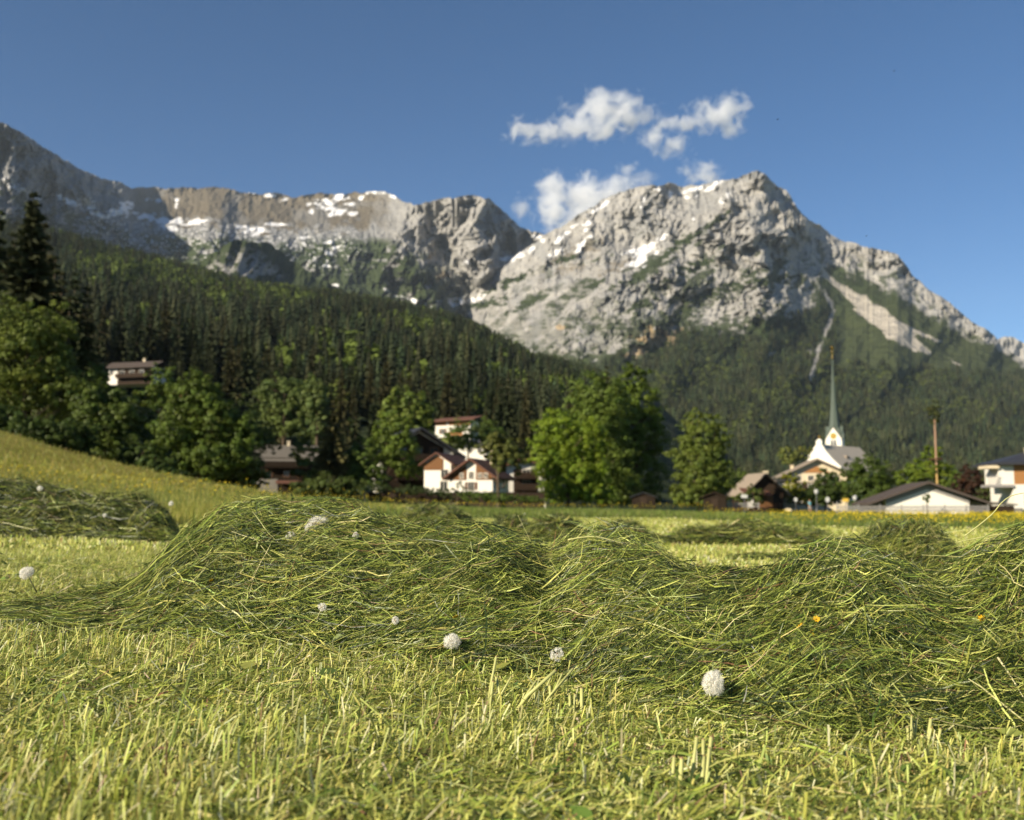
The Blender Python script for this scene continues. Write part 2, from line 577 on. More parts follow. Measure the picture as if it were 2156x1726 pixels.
def depth_b(X, Y, v):
    yc = np.interp(X, *zip(*CREST_B))
    h = Y - yc
    top = 4700 - 900 * sstep(1750, 2200, X) + 300 * sstep(1200, 950, X)
    d = 900 + (top - 900) * v ** 0.85
    # cliffs: steeper near the crest
    rock = sstep(20, -40, Y - np.interp(X, *zip(*ROCK_LINE)))
    warp = 0.35 * fbm(X / 70, Y / 70, 3, 91)
    rib = ridged(X / 44.0 + warp + (Y - 500) / 190.0, Y / 88.0 + warp, 5, 92, 0.58)
    rib2 = ridged(X / 120.0 + 0.8 * warp - (Y - 500) / 300.0, Y / 210.0, 3, 97)
    blk = fbm(X / 26, Y / 22, 4, 98, 0.6)
    amp = (75 + 120 * sstep(1430, 1560, X) * sstep(620, 480, Y) + 25 * sstep(1100, 1300, X)) * (0.25 + 0.75 * rock)
    vary = (0.75 + 0.9 * fbm(X / 110, Y / 90, 3, 89)).clip(0.25, 1.6) * (1 - 0.6 * np.exp(-((X - 1190) / 150) ** 2 - ((Y - 670) / 80) ** 2))
    amp = amp * vary
    d = d - amp * (rib + 0.9 * rib2) - 20 * rock * blk
    d = d - rock * vary * (34 * ridged(X / 14.0 + 2 * warp + (Y - 500) / 50.0, Y / 22.0 - X / 90.0, 4, 93, 0.6) + 16 * ridged(X / 30.0 - Y / 24.0, Y / 9.0 + X / 60.0, 3, 94, 0.6))
    # the summit block and its buttress, the ramp running up from lower left, the hollow with the snow field
    d = d - 170 * np.exp(-((X - 1592 - 0.12 * (Y - 360)) / 60) ** 2) * sstep(640, 420, Y)
    ramp = Y - np.interp(X, [1150, 1330, 1400, 1560], [640, 575, 500, 400])
    d = d - 130 * sstep(-40, 35, ramp) * sstep(1000, 1200, X) * sstep(1620, 1500, X) * sstep(200, 60, ramp)
    d = d + 160 * np.exp(-((X - 1345) / 70) ** 2 - ((Y - 520) / 50) ** 2)
    # wooded spurs lower down
    d = d - 150 * (1 - rock) * fbm(X / 130 + Y / 220, Y / 200, 4, 101)
    fan = sstep(60, 20, seg_dist(X, Y, [(1705, 540), (1780, 615), (1850, 670), (1930, 730)]))
    smooth_d = 900 + (top - 900) * v ** 0.85 - 40
    d = d * (1 - 0.75 * fan) + smooth_d * 0.75 * fan
    return np.maximum(d, 500)


def colour_b(X, Y, v):
    h = Y - np.interp(X, *zip(*CREST_B))
    n = fbm(X / 26, Y / 20, 5, 111, 0.6)
    nd = fbm((X * 0.80 + Y * 0.6) / 70, (Y * 0.80 - X * 0.6 + 0) / 22, 4, 113)     # bands that climb to the right
    nd = fbm((X * 0.85 - Y * 0.53) / 75, (Y * 0.85 + X * 0.53) / 24, 4, 113)
    nv = fbm(X / 14, Y / 40, 4, 115, 0.6)
    c = np.broadcast_to(ROCK, X.shape + (3,)) * (1.06 + 0.17 * nv + 0.10 * n)[..., None]
    c = lay(c, ROCK_G * 1.15, sstep(-0.1, 0.5, fbm(X / 60, Y / 50, 3, 117)) * 0.7)
    brown = blob_mask(X, Y, [(1230, 520, 70, 20, 22), (1300, 560, 60, 16, 20), (1200, 565, 60, 12, 15), (1180, 545, 40, 10, 20)], 0.7, 118)
    c = lay(c, MEADOW * 1.25, brown * 0.7)
    # dwarf pine on ledges
    inner = sstep(-0.06, 0.2, nd + 0.35 * n + (Y - 590) / 210.0 - 0.10) * sstep(40, 120, h) * sstep(1010, 1060, X + 0.3 * (Y - 600))
    face = blob_mask(X, Y, [(1130, 690, 170, 62, -12), (1280, 640, 160, 55, 8), (1190, 600, 60, 20, 20), (1250, 720, 90, 30, 0)], 0.5, 119)
    inner = inner * (1 - 0.65 * face)
    c = lay(c, PINE * 1.15, inner * 0.92)
    bands = blob_mask(X, Y, [(1075, 592, 70, 11, 24), (1110, 640, 45, 10, 26), (1020, 640, 60, 12, 10), (1190, 545, 40, 9, 10), (1430, 515, 90, 12, 33), (1370, 560, 60, 10, 30), (1500, 470, 70, 8, 34), (1470, 560, 70, 16, 20), (1330, 590, 60, 8, 20), (1510, 620, 110, 20, 22), (1440, 655, 60, 16, 30), (1620, 592, 90, 12, 8), (1350, 640, 50, 10, 25), (1250, 600, 30, 8, 25)], 0.5, 121)
    c = lay(c, PINE * 1.1, np.clip(bands * 1.6, 0, 1))
    patch = blob_mask(X, Y, [(1560, 645, 90, 34, 4), (1500, 668, 50, 18, 12), (1650, 625, 50, 26, -12)], 0.4, 122)
    och = blob_mask(X, Y, [(1385, 712, 50, 26, 12), (1340, 740, 30, 12, 30), (1180, 690, 10, 8, 0)], 0.5, 123)
    rl = np.interp(X, *zip(*ROCK_LINE))
    low = sstep(-8, 8, Y - rl + 13 * n)
    pine = PINE[None, None] * (1.1 + 0.5 * nd + 0.3 * n)[..., None]
    pine = lay(pine, PINE_L * 1.1, sstep(1740, 1800, X) * sstep(600, 680, Y))
    c = lay(c, pine, low)
    c = lay(c, ROCK * 1.0, patch * sstep(-0.35, 0.1, n + 0.2))
    c = lay(c, OCHRE, och * 0.75)
    c = lay(c, ROCK * 0.95, sstep(5.5, 2.5, seg_dist(X, Y, GULLY) + 3 * n) * sstep(-0.5, 0.0, nv + 0.3))
    c = lay(c, ROCK * 0.9, blob_mask(X, Y, [(1625, 742, 12, 7, 30), (1662, 752, 10, 7, 0), (1705, 742, 9, 12, -30), (1560, 700, 16, 8, 0)], 0.5, 124) * 0.7)
    ledge = sstep(0.12, 0.4, fbm(X / 22, Y / 16, 4, 126) + 0.1 * nd) * sstep(1620, 1760, X) * sstep(15, 45, h) * sstep(10, -10, Y - rl)
    c = lay(c, PINE * 1.3, ledge * 0.8)
    for p in SCREE_P:
        m = in_poly(X + 4 * n, Y + 3 * nv, p)
        c = lay(c, SCREE, m * (0.95 - 0.5 * sstep(0.1, 0.5, nv) * sstep(690, 740, Y)))
    wide = 5 + 17 * sstep(1740, 1850, X) * sstep(1960, 1880, X)
    sd = seg_dist(X, Y, [(1735, 580), (1790, 622), (1850, 668), (1905, 708), (1955, 742)])
    c = lay(c, SCREE, sstep(1.0, 0.75, sd / wide + 0.18 * nv + 0.1 * n) * 0.95)
    c = lay(c, SCREE * 0.95, sstep(4.5, 2.0, seg_dist(X, Y, [(1698, 528), (1722, 556), (1760, 598), (1800, 636)]) + 2 * n))
    c = lay(c, SNOW, blob_mask(X, Y, SNOW_B, 0.3, 127))
    return np.clip(c, 0.008, 0.9)


PEAK = relief("mountain_peak", CREST_B, [(820, 1064), (2500, 1064)], 820, 2500, 1250, 420, depth_b, colour_b, 4.5, 83)

# a pale peak far away at the right edge
CREST_C = [(2040, 760), (2085, 735), (2100, 712), (2115, 709), (2135, 712), (2150, 720), (2190, 735), (2240, 715), (2300, 760)]
relief("mountain_summit", CREST_C, [(2040, 800), (2300, 800)], 2040, 2300, 160, 60,
       lambda X, Y, v: 8500 + 900 * v - 190 * ridged(X / 16, Y / 60, 4, 131) - 150 * fbm(X / 40, Y / 40, 2, 133),
       lambda X, Y, v: np.clip(np.broadcast_to(ROCK * 1.15, X.shape + (3,)) * (1 + 0.15 * fbm(X / 8, Y / 20, 3, 135))[..., None], 0.01, 1), 2.5, 85)

# the rocky knoll and the wooded slope behind the village
CREST_K = [(300, 600), (380, 585), (420, 556), (445, 535), (470, 520), (500, 508), (530, 503), (560, 512), (590, 530), (620, 552), (650, 574), (700, 600), (780, 640)]


def colour_k(X, Y, v):
    n = fbm(X / 22, Y / 18, 5, 141, 0.6)
    c = np.broadcast_to(ROCK * 0.85, X.shape + (3,)) * (1 + 0.2 * fbm(X / 8, Y / 26, 4, 143))[..., None]
    yc = np.interp(X, *zip(*CREST_K))
    veg = sstep(34, 10, Y - yc + 26 * n - 18 * sstep(520, 600, X)) + sstep(0.05, 0.3, n - 0.15 + 0.7 * sstep(560, 640, X)) + sstep(578, 590, Y + 8 * n)  # pine cover, with shade on the top and right put into its colour
    return np.clip(lay(c, PINE * 1.1, veg), 0.008, 0.9)


relief("hill_knoll", CREST_K, [(300, 640), (780, 660)], 300, 780, 330, 110,
       lambda X, Y, v: 2500 + 700 * v - 95 * ridged(X / 34 + Y / 90, Y / 90, 4, 145) + 380 * np.exp(-((X - 590) / 46) ** 2) * v - 160 * np.exp(-((X - 480) / 60) ** 2), colour_k, 7, 87, back=1.6)

CREST_D = [(-700, 360), (-260, 430), (-50, 470), (110, 488), (170, 504), (240, 524), (330, 548), (400, 563), (480, 584), (560, 596), (640, 606), (720, 616), (800, 630), (850, 642), (920, 655), (1000, 676), (1060, 712), (1120, 746), (1200, 766), (1260, 782), (1350, 810), (1420, 880), (1480, 950), (1560, 1015), (1660, 1050), (1800, 1066), (2155, 1068)]


def hill_base(X):
    X = np.asarray(X, float)
    g = at(X, 1000.0, 165.0)
    z = ground_z(g[..., 0], g[..., 1]) - 1.5
    return CY + 1063 - 863 - (z - CAM_Z) / 165.0 * FD


def depth_d(X, Y, v):
    far = np.interp(X, [0, 900, 1300, 1700], [2100, 1900, 1500, 1000])
    d = 165.0 * (far / 165.0) ** (v ** 1.35)
    fold = ridged(X / 210 + Y / 190, Y / 120 - X / 500, 3, 151)
    return d * (1 - 0.17 * (fold - 0.3) * sstep(0.12, 0.4, v) * sstep(1.0, 0.9, v))


def colour_d(X, Y, v):
    n = fbm(X / 40, Y / 30, 4, 153)
    c = np.broadcast_to(PINE * 0.9, X.shape + (3,)) * (1 + 0.3 * n)[..., None]
    c = lay(c, np.array([0.10, 0.115, 0.03]), blob_mask(X, Y, [(330, 835, 60, 14, -14), (420, 850, 70, 14, 0), (960, 935, 60, 30, 0), (290, 812, 60, 14, 0)], 0.5, 154))
    return np.clip(c, 0.006, 0.9)


def hill_point(X, d):
    far = np.interp(X, [0, 900, 1300, 1700], [2100, 1900, 1500, 1000])
    v = (math.log(d / 165.0) / math.log(far / 165.0)) ** (1 / 1.35)
    yb = float(np.interp(X, _bx, hill_base(_bx)))
    return at(X, yb + (float(np.interp(X, *zip(*CREST_D))) - yb) * v, d)


_bx = np.linspace(-700, 2155, 60)
HILL = relief("hillside", CREST_D, list(zip(_bx, hill_base(_bx))), -700, 2155, 420, 200, depth_d, colour_d, 4, 89, back=1.5)
# ---------------------------------------------------------------- woods
# places kept free of trees so that the houses stay in view: X0, X1, Y0, Y1, depth of the house
CLEAR = [(222, 350, 764, 812, 372), (362, 412, 806, 848, 330), (915, 1006, 866, 926, 300), (965, 1036, 925, 962, 242), (285, 420, 812, 850, 340)]


def hidden_by_rule(X, Yb, Yt, d):
    m = np.zeros(np.shape(X), bool)
    for x0, x1, y0, y1, dd in CLEAR:
        m |= (X > x0 - 4) & (X < x1 + 4) & (Yt < y1) & (Yb > y0) & (d < dd)
    return m


def sample_relief(F, n, dmin, dmax, seed, X0=-200, X1=2350):
    """points spread evenly over the ground area of a relief"""
    r = np.random.default_rng(seed)
    P = F['P']
    c = (P[:-1, :-1] + P[1:, :-1] + P[:-1, 1:] + P[1:, 1:]) / 4
    X = F['X'][:-1, :-1]
    a = np.linalg.norm(np.cross(P[1:, :-1] - P[:-1, :-1], P[:-1, 1:] - P[:-1, :-1])[..., :2] * 0 + np.cross(P[1:, :-1] - P[:-1, :-1], P[:-1, 1:] - P[:-1, :-1])[..., 2:3], axis=-1)
    a = a * ((c[..., 1] > dmin) & (c[..., 1] < dmax) & (X > X0) & (X < X1))
    cum = np.cumsum(a.ravel())
    k = np.searchsorted(cum, r.uniform(0, cum[-1], n))
    k = np.clip(k, 0, a.size - 1)
    i, j = np.unravel_index(k, a.shape)
    u, v = r.uniform(0, 1, (2, n, 1))
    Q = P[i, j] * (1 - u) * (1 - v) + P[i, j + 1] * u * (1 - v) + P[i + 1, j] * (1 - u) * v + P[i + 1, j + 1] * u * v
    return Q


def conifers(Q, H, seed, whorls=8, arms=6, spread=0.17, tint=None):
    """many spruces as one mesh: whorls of drooping boughs around each stem"""
    r = np.random.default_rng(seed)
    n = len(Q)
    k = np.arange(whorls)
    f = (k + 0.3) / whorls                                   # height of the whorl as a part of the tree
    f = f[None, :, None] + r.uniform(-0.35, 0.35, (n, whorls, arms)) / whorls
    ang = r.uniform(0, 6.28, (n, 1, 1)) + (np.arange(arms)[None, None, :] + 0.5 * (k % 2)[None, :, None]) * (6.283 / arms) + r.uniform(-.3, .3, (n, whorls, arms))
    Hh = H[:, None, None]
    rad = Hh * spread * (1.04 - f) * r.uniform(0.75, 1.25, (n, whorls, arms)) * r.uniform(0.8, 1.2, (n, 1, 1))
    zt = Hh * np.clip(0.06 + f * 0.95 + 0.9 / whorls, 0, 1.0)
    zo = Hh * (0.04 + f * 0.93)
    ca, sa = np.cos(ang), np.sin(ang)
    half = 0.62
    q = Q[:, None, None, :]
    top = q + np.stack([0 * rad, 0 * rad, zt], -1)
    out = q + np.stack([rad * ca, rad * sa, zo], -1)
    mid = 0.62
    l = q + np.stack([mid * rad * np.cos(ang - half), mid * rad * np.sin(ang - half), zo + 0.42 * (zt - zo)], -1)
    rr_ = q + np.stack([mid * rad * np.cos(ang + half), mid * rad * np.sin(ang + half), zo + 0.42 * (zt - zo)], -1)
    V = np.stack([top, l, out, rr_], 3).reshape(-1, 3)
    F = np.arange(len(V)).reshape(-1, 4)
    tree = r.uniform(0.75, 1.3, (n, 1, 1))
    base = (np.array([0.030, 0.042, 0.016]) if tint is None else tint) * 1.15
    if np.ndim(base) == 1:
        base = np.broadcast_to(base, (n, 3))
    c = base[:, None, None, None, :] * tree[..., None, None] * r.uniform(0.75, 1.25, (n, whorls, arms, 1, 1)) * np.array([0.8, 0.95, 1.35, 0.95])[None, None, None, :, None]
    return V, F, c.reshape(-1, 3)


def leafballs(Q, H, seed, nl=70, tint=None):
    """many broadleaved trees as one mesh of leaf clumps"""
    r = np.random.default_rng(seed)
    n = len(Q)
    d = norm(r.normal(0, 1, (n, nl, 3)))
    d[..., 2] = np.abs(d[..., 2]) * 1.1 - 0.25
    lob = 1 + 0.28 * np.sin(3 * d[..., 0] * 2 + r.uniform(0, 6, (n, 1))) * np.cos(4 * d[..., 1] + r.uniform(0, 6, (n, 1)))
    rad = np.stack([0.36 * H, 0.36 * H, 0.52 * H], -1)[:, None, :] * lob[..., None] * r.uniform(0.6, 1.05, (n, nl, 1))
    C = Q[:, None, :] + d * rad + np.stack([0 * H, 0 * H, 0.48 * H], -1)[:, None, :]
    s = (0.12 * H)[:, None, None] * r.uniform(0.7, 1.3, (n, nl, 1))
    t1 = norm(np.cross(d + r.normal(0, 0.5, d.shape), np.array([0.3, 0.2, 1.0])))
    t2 = norm(np.cross(d + r.normal(0, 0.4, d.shape), t1))
    V = np.stack([C - s * t1, C - s * t2 * 0.8, C + s * t1, C + s * t2 * 0.8], 2).reshape(-1, 3)
    F = np.arange(len(V)).reshape(-1, 4)
    tree = r.uniform(0.7, 1.3, (n, 1, 1, 1))
    base = np.broadcast_to(np.array([0.075, 0.105, 0.022]) if tint is None else tint, (n, 3))
    c = base[:, None, None, :] * tree * r.uniform(0.75, 1.25, (n, nl, 1, 1)) * np.ones((1, 1, 4, 1))
    return V, F, c.reshape(-1, 3)


def join(parts):
    Vs, Fs, Cs, n = [], [], [], 0
    for V, F, c in parts:
        Vs.append(V)
        Fs.append(F + n)
        Cs.append(c)
        n += len(V)
    return np.concatenate(Vs), np.concatenate(Fs), np.concatenate(Cs)


BROAD_ZONES = [(330, 592, 200, 46, -8), (240, 560, 90, 26, -10), (560, 632, 110, 26, -10), (450, 640, 90, 20, 0), (860, 690, 90, 22, -12), (980, 740, 70, 20, -10), (760, 690, 70, 14, 0), (760, 775, 110, 26, 0), (700, 740, 60, 20, 0), (610, 830, 70, 55, 0), (870, 850, 60, 40, 0), (640, 640, 60, 16, 0), (1060, 830, 80, 30, 0), (1010, 900, 60, 40, 0), (1180, 850, 60, 30, 0)]

# slope above the village
ALL = sample_relief(HILL, 21000, 200, 2150, 201, X0=-320, X1=1560)
hx, hy = proj(ALL)
r_ = np.random.default_rng(203)
hH = np.clip(r_.normal(21, 6, len(ALL)) * (1 + 0.25 * fbm(hx / 50, hy / 30, 2, 229)), 6, 36) * (0.8 + 0.2 * sstep(1600, 500, ALL[:, 1]))
zone = blob_mask(hx, hy, BROAD_ZONES, 0.35, 204)
is_b = r_.uniform(0, 1, len(ALL)) < (0.05 + (0.5 + 0.4 * sstep(450, 700, ALL[:, 1])) * zone + 0.03 * sstep(420, 240, ALL[:, 1]) + 0.45 * sstep(0.25, 0.6, fbm(hx / 70, hy / 24, 3, 241)) * sstep(380, 600, ALL[:, 1]))
hH = np.where(is_b, hH * 0.62, hH)
_, ht = proj(ALL + np.stack([0 * hH, 0 * hH, hH], -1))
keep = ~hidden_by_rule(hx, hy, ht, ALL[:, 1])
TOPLINE = [(-400, 380), (0, 440), (110, 472), (170, 490), (240, 506), (400, 551), (560, 590), (700, 603), (850, 630), (960, 655), (1060, 700), (1120, 735), (1250, 764), (1290, 792), (1330, 850), (1400, 935), (1550, 985), (1700, 1010)]
NEARLINE = [(-400, 380), (100, 530), (180, 600), (230, 632), (500, 655), (600, 725), (700, 742), (800, 732), (900, 742), (1000, 752), (1100, 772), (1200, 800), (1280, 840), (1400, 935), (1700, 1010)]
keep &= ht > np.interp(hx, *zip(*TOPLINE))
keep &= (ALL[:, 1] > 560) | (ht > np.interp(hx, *zip(*NEARLINE)))
keep &= ~is_b | (ALL[:, 1] > 450) | (ht > np.interp(hx, [0, 500, 1000, 1200], [760, 770, 790, 830]))
keep &= ~(blob_mask(hx, hy, [(330, 832, 75, 14, -14), (960, 925, 60, 16, 0)], 0.3, 205) > 0.5)
# sun reaches the two white houses on the slope
for X_, Y_, d_ in ((962, 905, 300), (288, 795, 365)):
    h_ = at(X_, Y_, d_)
    qx, qy = ALL[:, 0] - h_[0], ALL[:, 1] - h_[1]
    al = -(qx * 0.78 + qy * 0.63)
    la = np.abs(qx * 0.63 - qy * 0.78)
    keep &= ~((al > 0) & (al < 70) & (la < 11))
# thin the nearest stand so that each tree can be told apart
keep &= fbm(hx / 34, hy / 15, 3, 227) > -0.62
keep &= (ALL[:, 1] > 330) | (r_.uniform(0, 1, len(ALL)) < 0.6)
ALL, hH, is_b, hx, hy = ALL[keep], hH[keep], is_b[keep], hx[keep], hy[keep]
inview = (hx > -60) & (hx < 2215)
order = np.argsort(np.where(inview, ALL[:, 1], 1e9))
near_s = [i for i in order if not is_b[i]][:225]
near_b = [i for i in order if is_b[i]][:60]
solo = np.zeros(len(ALL), bool)
solo[near_s] = True
solo[near_b] = True
rest_s, rest_b = ~solo & ~is_b, ~solo & is_b
mid = ALL[:, 1] < 800


def sp_tint(Q, seed):
    r = np.random.default_rng(seed)
    X, Y = proj(Q)
    pt = fbm(X / 60, Y / 34, 3, 231)
    k = np.clip(r.uniform(-0.1, 1.1, len(Q)) + 0.5 * pt, 0, 1)[:, None]
    g = (np.exp(r.normal(0, 0.28, len(Q))) * (1 + 0.35 * fbm(X / 45, Y / 26, 3, 233)))[:, None].clip(0.45, 2.2)
    return g * (np.array([0.020, 0.030, 0.014]) * (1 - k) + np.array([0.033, 0.035, 0.016]) * k)


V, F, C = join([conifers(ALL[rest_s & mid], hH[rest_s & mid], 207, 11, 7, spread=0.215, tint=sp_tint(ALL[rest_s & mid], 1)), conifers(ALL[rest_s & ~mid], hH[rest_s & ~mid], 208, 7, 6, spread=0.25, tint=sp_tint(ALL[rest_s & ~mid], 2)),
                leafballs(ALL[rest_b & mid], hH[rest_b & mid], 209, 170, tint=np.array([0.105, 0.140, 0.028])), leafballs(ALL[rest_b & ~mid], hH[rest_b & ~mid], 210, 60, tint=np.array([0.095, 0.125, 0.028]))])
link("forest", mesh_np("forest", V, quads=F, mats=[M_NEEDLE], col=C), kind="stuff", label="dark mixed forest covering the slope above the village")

# woods on the lower flanks of the peak
PK = sample_relief(PEAK, 26000, 950, 3900, 211, X0=1000, X1=2300)
px_, py_ = proj(PK)
rl_ = np.interp(px_, *zip(*ROCK_LINE))
nn = fbm(px_ / 26, py_ / 20, 4, 212)
keep = py_ > rl_ + 8 + 14 * nn
keep &= seg_dist(px_, py_, GULLY) > 6
for p in SCREE_P:
    keep &= ~in_poly(px_, py_, p)
keep &= ~(blob_mask(px_, py_, [(1560, 645, 90, 34, 4), (1385, 712, 50, 26, 12), (1640, 745, 26, 8, 20), (1705, 742, 10, 12, -30)], 0.4, 122) > 0.4)
# the upper right flank carries only low dwarf pine
keep &= (px_ < 1760) | (py_ > 770 + (px_ - 1760) * 0.05 + 20 * nn)
keep &= (px_ > 1240) | (py_ > 745)
keep &= r_.uniform(0, 1, len(PK)) < 0.35 + 0.65 * sstep(0, 60, py_ - rl_)
PK, px_, py_ = PK[keep], px_[keep], py_[keep]
pH = np.random.default_rng(213).uniform(14, 27, len(PK))
zb = blob_mask(px_, py_, [(1700, 860, 70, 40, 0), (1640, 830, 60, 24, 0), (1740, 800, 40, 40, 0), (1470, 790, 90, 26, 10), (1900, 800, 120, 24, 0), (1390, 830, 60, 24, 0), (1560, 900, 60, 20, 0), (2000, 860, 90, 20, 0), (1260, 800, 60, 16, 0)], 0.4, 214)
pb = np.random.default_rng(215).uniform(0, 1, len(PK)) < 0.08 + 0.6 * zb
V, F, C = join([conifers(PK[~pb], pH[~pb], 216, 6, 6, spread=0.25, tint=sp_tint(PK[~pb], 3) * 1.25), leafballs(PK[pb], pH[pb] * 0.7, 217, 34, tint=np.array([0.085, 0.105, 0.028]))])
link("woodland", mesh_np("woodland", V, quads=F, mats=[M_NEEDLE], col=C), kind="stuff", label="distant mixed woodland on the lower flank of the peak")


# ---------------------------------------------------------------- single trees
def spruce_mesh(H, seed, dens=1.0, spread=0.15, tint=(0.030, 0.036, 0.015), bare=0.08):
    r = np.random.default_rng(seed)
    nw = int(26 * dens)
    P, S, W, C = [], [], [], []
    for k in range(nw):
        f = bare + (1 - bare) * ((k + r.uniform(-.3, .3)) / nw)
        f = min(max(f, bare), 0.985)
        L = H * spread * (1.03 - f) ** 0.85 * r.uniform(0.85, 1.15)
        for a in np.arange(0, 6.28, 6.28 / r.integers(7, 10)) + r.uniform(0, 6.28):
            l = L * r.uniform(0.6, 1.15)
            t = np.linspace(0, 1, 4)
            x = l * t
            z = H * f - l * (0.55 * t - 0.22 * t ** 2) * r.uniform(0.6, 1.2)
            a2 = a + r.uniform(-.2, .2)
            p = np.stack([x * math.cos(a2), x * math.sin(a2), z], -1)
            for roll in (0.0, 1.25, -1.25):
                side = np.array([-math.sin(a2) * math.cos(roll), math.cos(a2) * math.cos(roll), -abs(math.sin(roll)) if roll > 0 else abs(math.sin(roll))])
                P.append(p)
                S.append(side)
                W.append(l * np.array([0.10, 0.24, 0.19, 0.03]) * r.uniform(0.8, 1.2))
                C.append(np.array(tint) * 1.45 * r.uniform(0.65, 1.35))
    P, S, W, C = np.array(P), np.array(S), np.array(W), np.array(C)
    V, Q = strips(P, S, W)
    V = V + r.normal(0, 0.012 * H * spread * 2, V.shape)
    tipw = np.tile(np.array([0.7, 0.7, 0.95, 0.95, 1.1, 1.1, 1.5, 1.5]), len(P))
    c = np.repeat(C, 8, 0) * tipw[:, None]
    return mesh_np("crown", V, quads=Q, mats=[M_NEEDLE], col=c)


def trunk_mesh(H, r0, lean=0.0, limbs=(), seed=0):
    r = random.Random(seed)
    m = MB()
    pts = [(lean * H * t + r.uniform(-.02, .02) * r0 * 6 * (t > 0), r.uniform(-.02, .02) * r0 * 6 * (t > 0), H * t) for t in (0, 0.02, 0.15, 0.4, 0.7, 0.95)]
    m.tube(pts, [r0 * 1.5, r0 * 1.15, r0, r0 * 0.75, r0 * 0.45, r0 * 0.12], 9)
    for (z0, ang, L, up) in limbs:
        x0 = lean * z0
        m.tube([(x0, 0, z0), (x0 + 0.5 * L * math.cos(ang), 0.5 * L * math.sin(ang), z0 + 0.5 * up * L), (x0 + L * math.cos(ang), L * math.sin(ang), z0 + up * L)], [r0 * 0.42, r0 * 0.28, r0 * 0.08], 6)
    me = bpy.data.meshes.new("trunk")
    me.from_pydata(m.V, [], m.F)
    me.materials.append(M_BARK)
    me.update()
    return me


def leaf_crown(lobes, n, leaf, seed, tint, clump=0.16, vary=0.28):
    """lobes: (x, y, z, rx, ry, rz); leaves sit in clumps near the surface of the lobes"""
    r = np.random.default_rng(seed)
    lobes = np.array(lobes, float)
    area = (lobes[:, 3] * lobes[:, 5]) ** 1.0
    per = 34
    nc = max(8, n // per)
    k = r.choice(len(lobes), nc, p=area / area.sum())
    d = norm(r.normal(0, 1, (nc, 3)))
    f = r.uniform(0.25, 1.0, (nc, 1)) ** 0.45
    bump = 1 + 0.20 * np.sin(5 * d[:, :1] + k[:, None] * 1.7) * np.cos(4 * d[:, 2:3] + k[:, None]) + r.normal(0, 0.07, (nc, 1))
    cc = lobes[k, :3] + d * lobes[k, 3:] * f * bump
    cr = clump * lobes[k, 3:].mean(1) * r.uniform(0.7, 1.5, nc)
    cv = r.uniform(1 - vary, 1 + vary, nc)
    dd = norm(r.normal(0, 1, (nc, per, 3)))
    p = cc[:, None] + dd * (cr[:, None, None] * r.uniform(0.4, 1.0, (nc, per, 1))) * np.array([1.15, 1.15, 0.8])
    nrm = norm(dd + 0.6 * d[:, None] + np.array([0, 0, 0.5]) + r.normal(0, 0.35, dd.shape))
    t1 = norm(np.cross(nrm, r.normal(0, 1, dd.shape)))
    t2 = np.cross(nrm, t1)
    s = leaf * r.uniform(0.6, 1.35, (nc, per, 1))
    V = np.stack([p - s * t1, p - s * t2 * 0.62, p + s * t1, p + s * t2 * 0.62], 2).reshape(-1, 3)
    Q = np.arange(len(V)).reshape(-1, 4)
    hue = r.normal(0, 0.06, (nc, 1, 1, 1)) * np.array([1.0, 0.2, -0.6])
    c = np.array(tint)[None, None, None, :] * np.array([1.6, 1.55, 1.1]) * (cv[:, None, None, None] + hue) * r.uniform(0.8, 1.2, (nc, per, 1, 1)) * np.ones((1, 1, 4, 1))
    return mesh_np("crown", V, quads=Q, mats=[M_LEAF], col=np.clip(c.reshape(-1, 3), 0.005, 0.6))


def broad_tree(label, d, lobes, tint, n=7000, leaf=0.2, stem=None, group=None, name="broadleaf_tree", cat="tree", clump=0.16, base_y=None, seed=None):
    """lobes in picture units: (X, Y, rX, rY); depth radius follows the width"""
    seed = seed or int(abs(lobes[0][0]) + lobes[0][1])
    k = d / FD
    X0 = stem if stem is not None else lobes[0][0]
    b = at(X0, 1000.0, d)
    gz = float(ground_z(b[0], d))
    if base_y is not None:
        gz = float(at(X0, base_y, d)[2])
    root = link(name, None, label=label, cat=cat, group=group, loc=(b[0], d, gz))
    rr = random.Random(seed)
    L = []
    for X, Y, rx, ry in lobes:
        p = at(X, Y, d)
        L.append((p[0] - b[0], rr.uniform(-.25, .25) * rx * k, p[2] - gz, rx * k, rx * k * 0.9, ry * k))
    top = max(l[2] + 0.6 * l[5] for l in L)
    wid = max(l[3] for l in L)
    limbs = [(max(0.15 * top, 0.3 + top * rr.uniform(0.2, 0.6)), rr.uniform(0, 6.28), wid * rr.uniform(0.5, 0.9), rr.uniform(0.4, 0.9)) for _ in range(7)]
    link("trunk", trunk_mesh(top * 0.9, max(0.07, 0.022 * top), 0, limbs, seed), root)
    link("crown", leaf_crown(L, int(n * 1.7), leaf * 0.78, seed, tint, clump), root)
    return root


LG = (0.105, 0.135, 0.028)      # bright spring green
MG = (0.060, 0.088, 0.020)
DG = (0.040, 0.062, 0.017)
OL = (0.085, 0.095, 0.030)

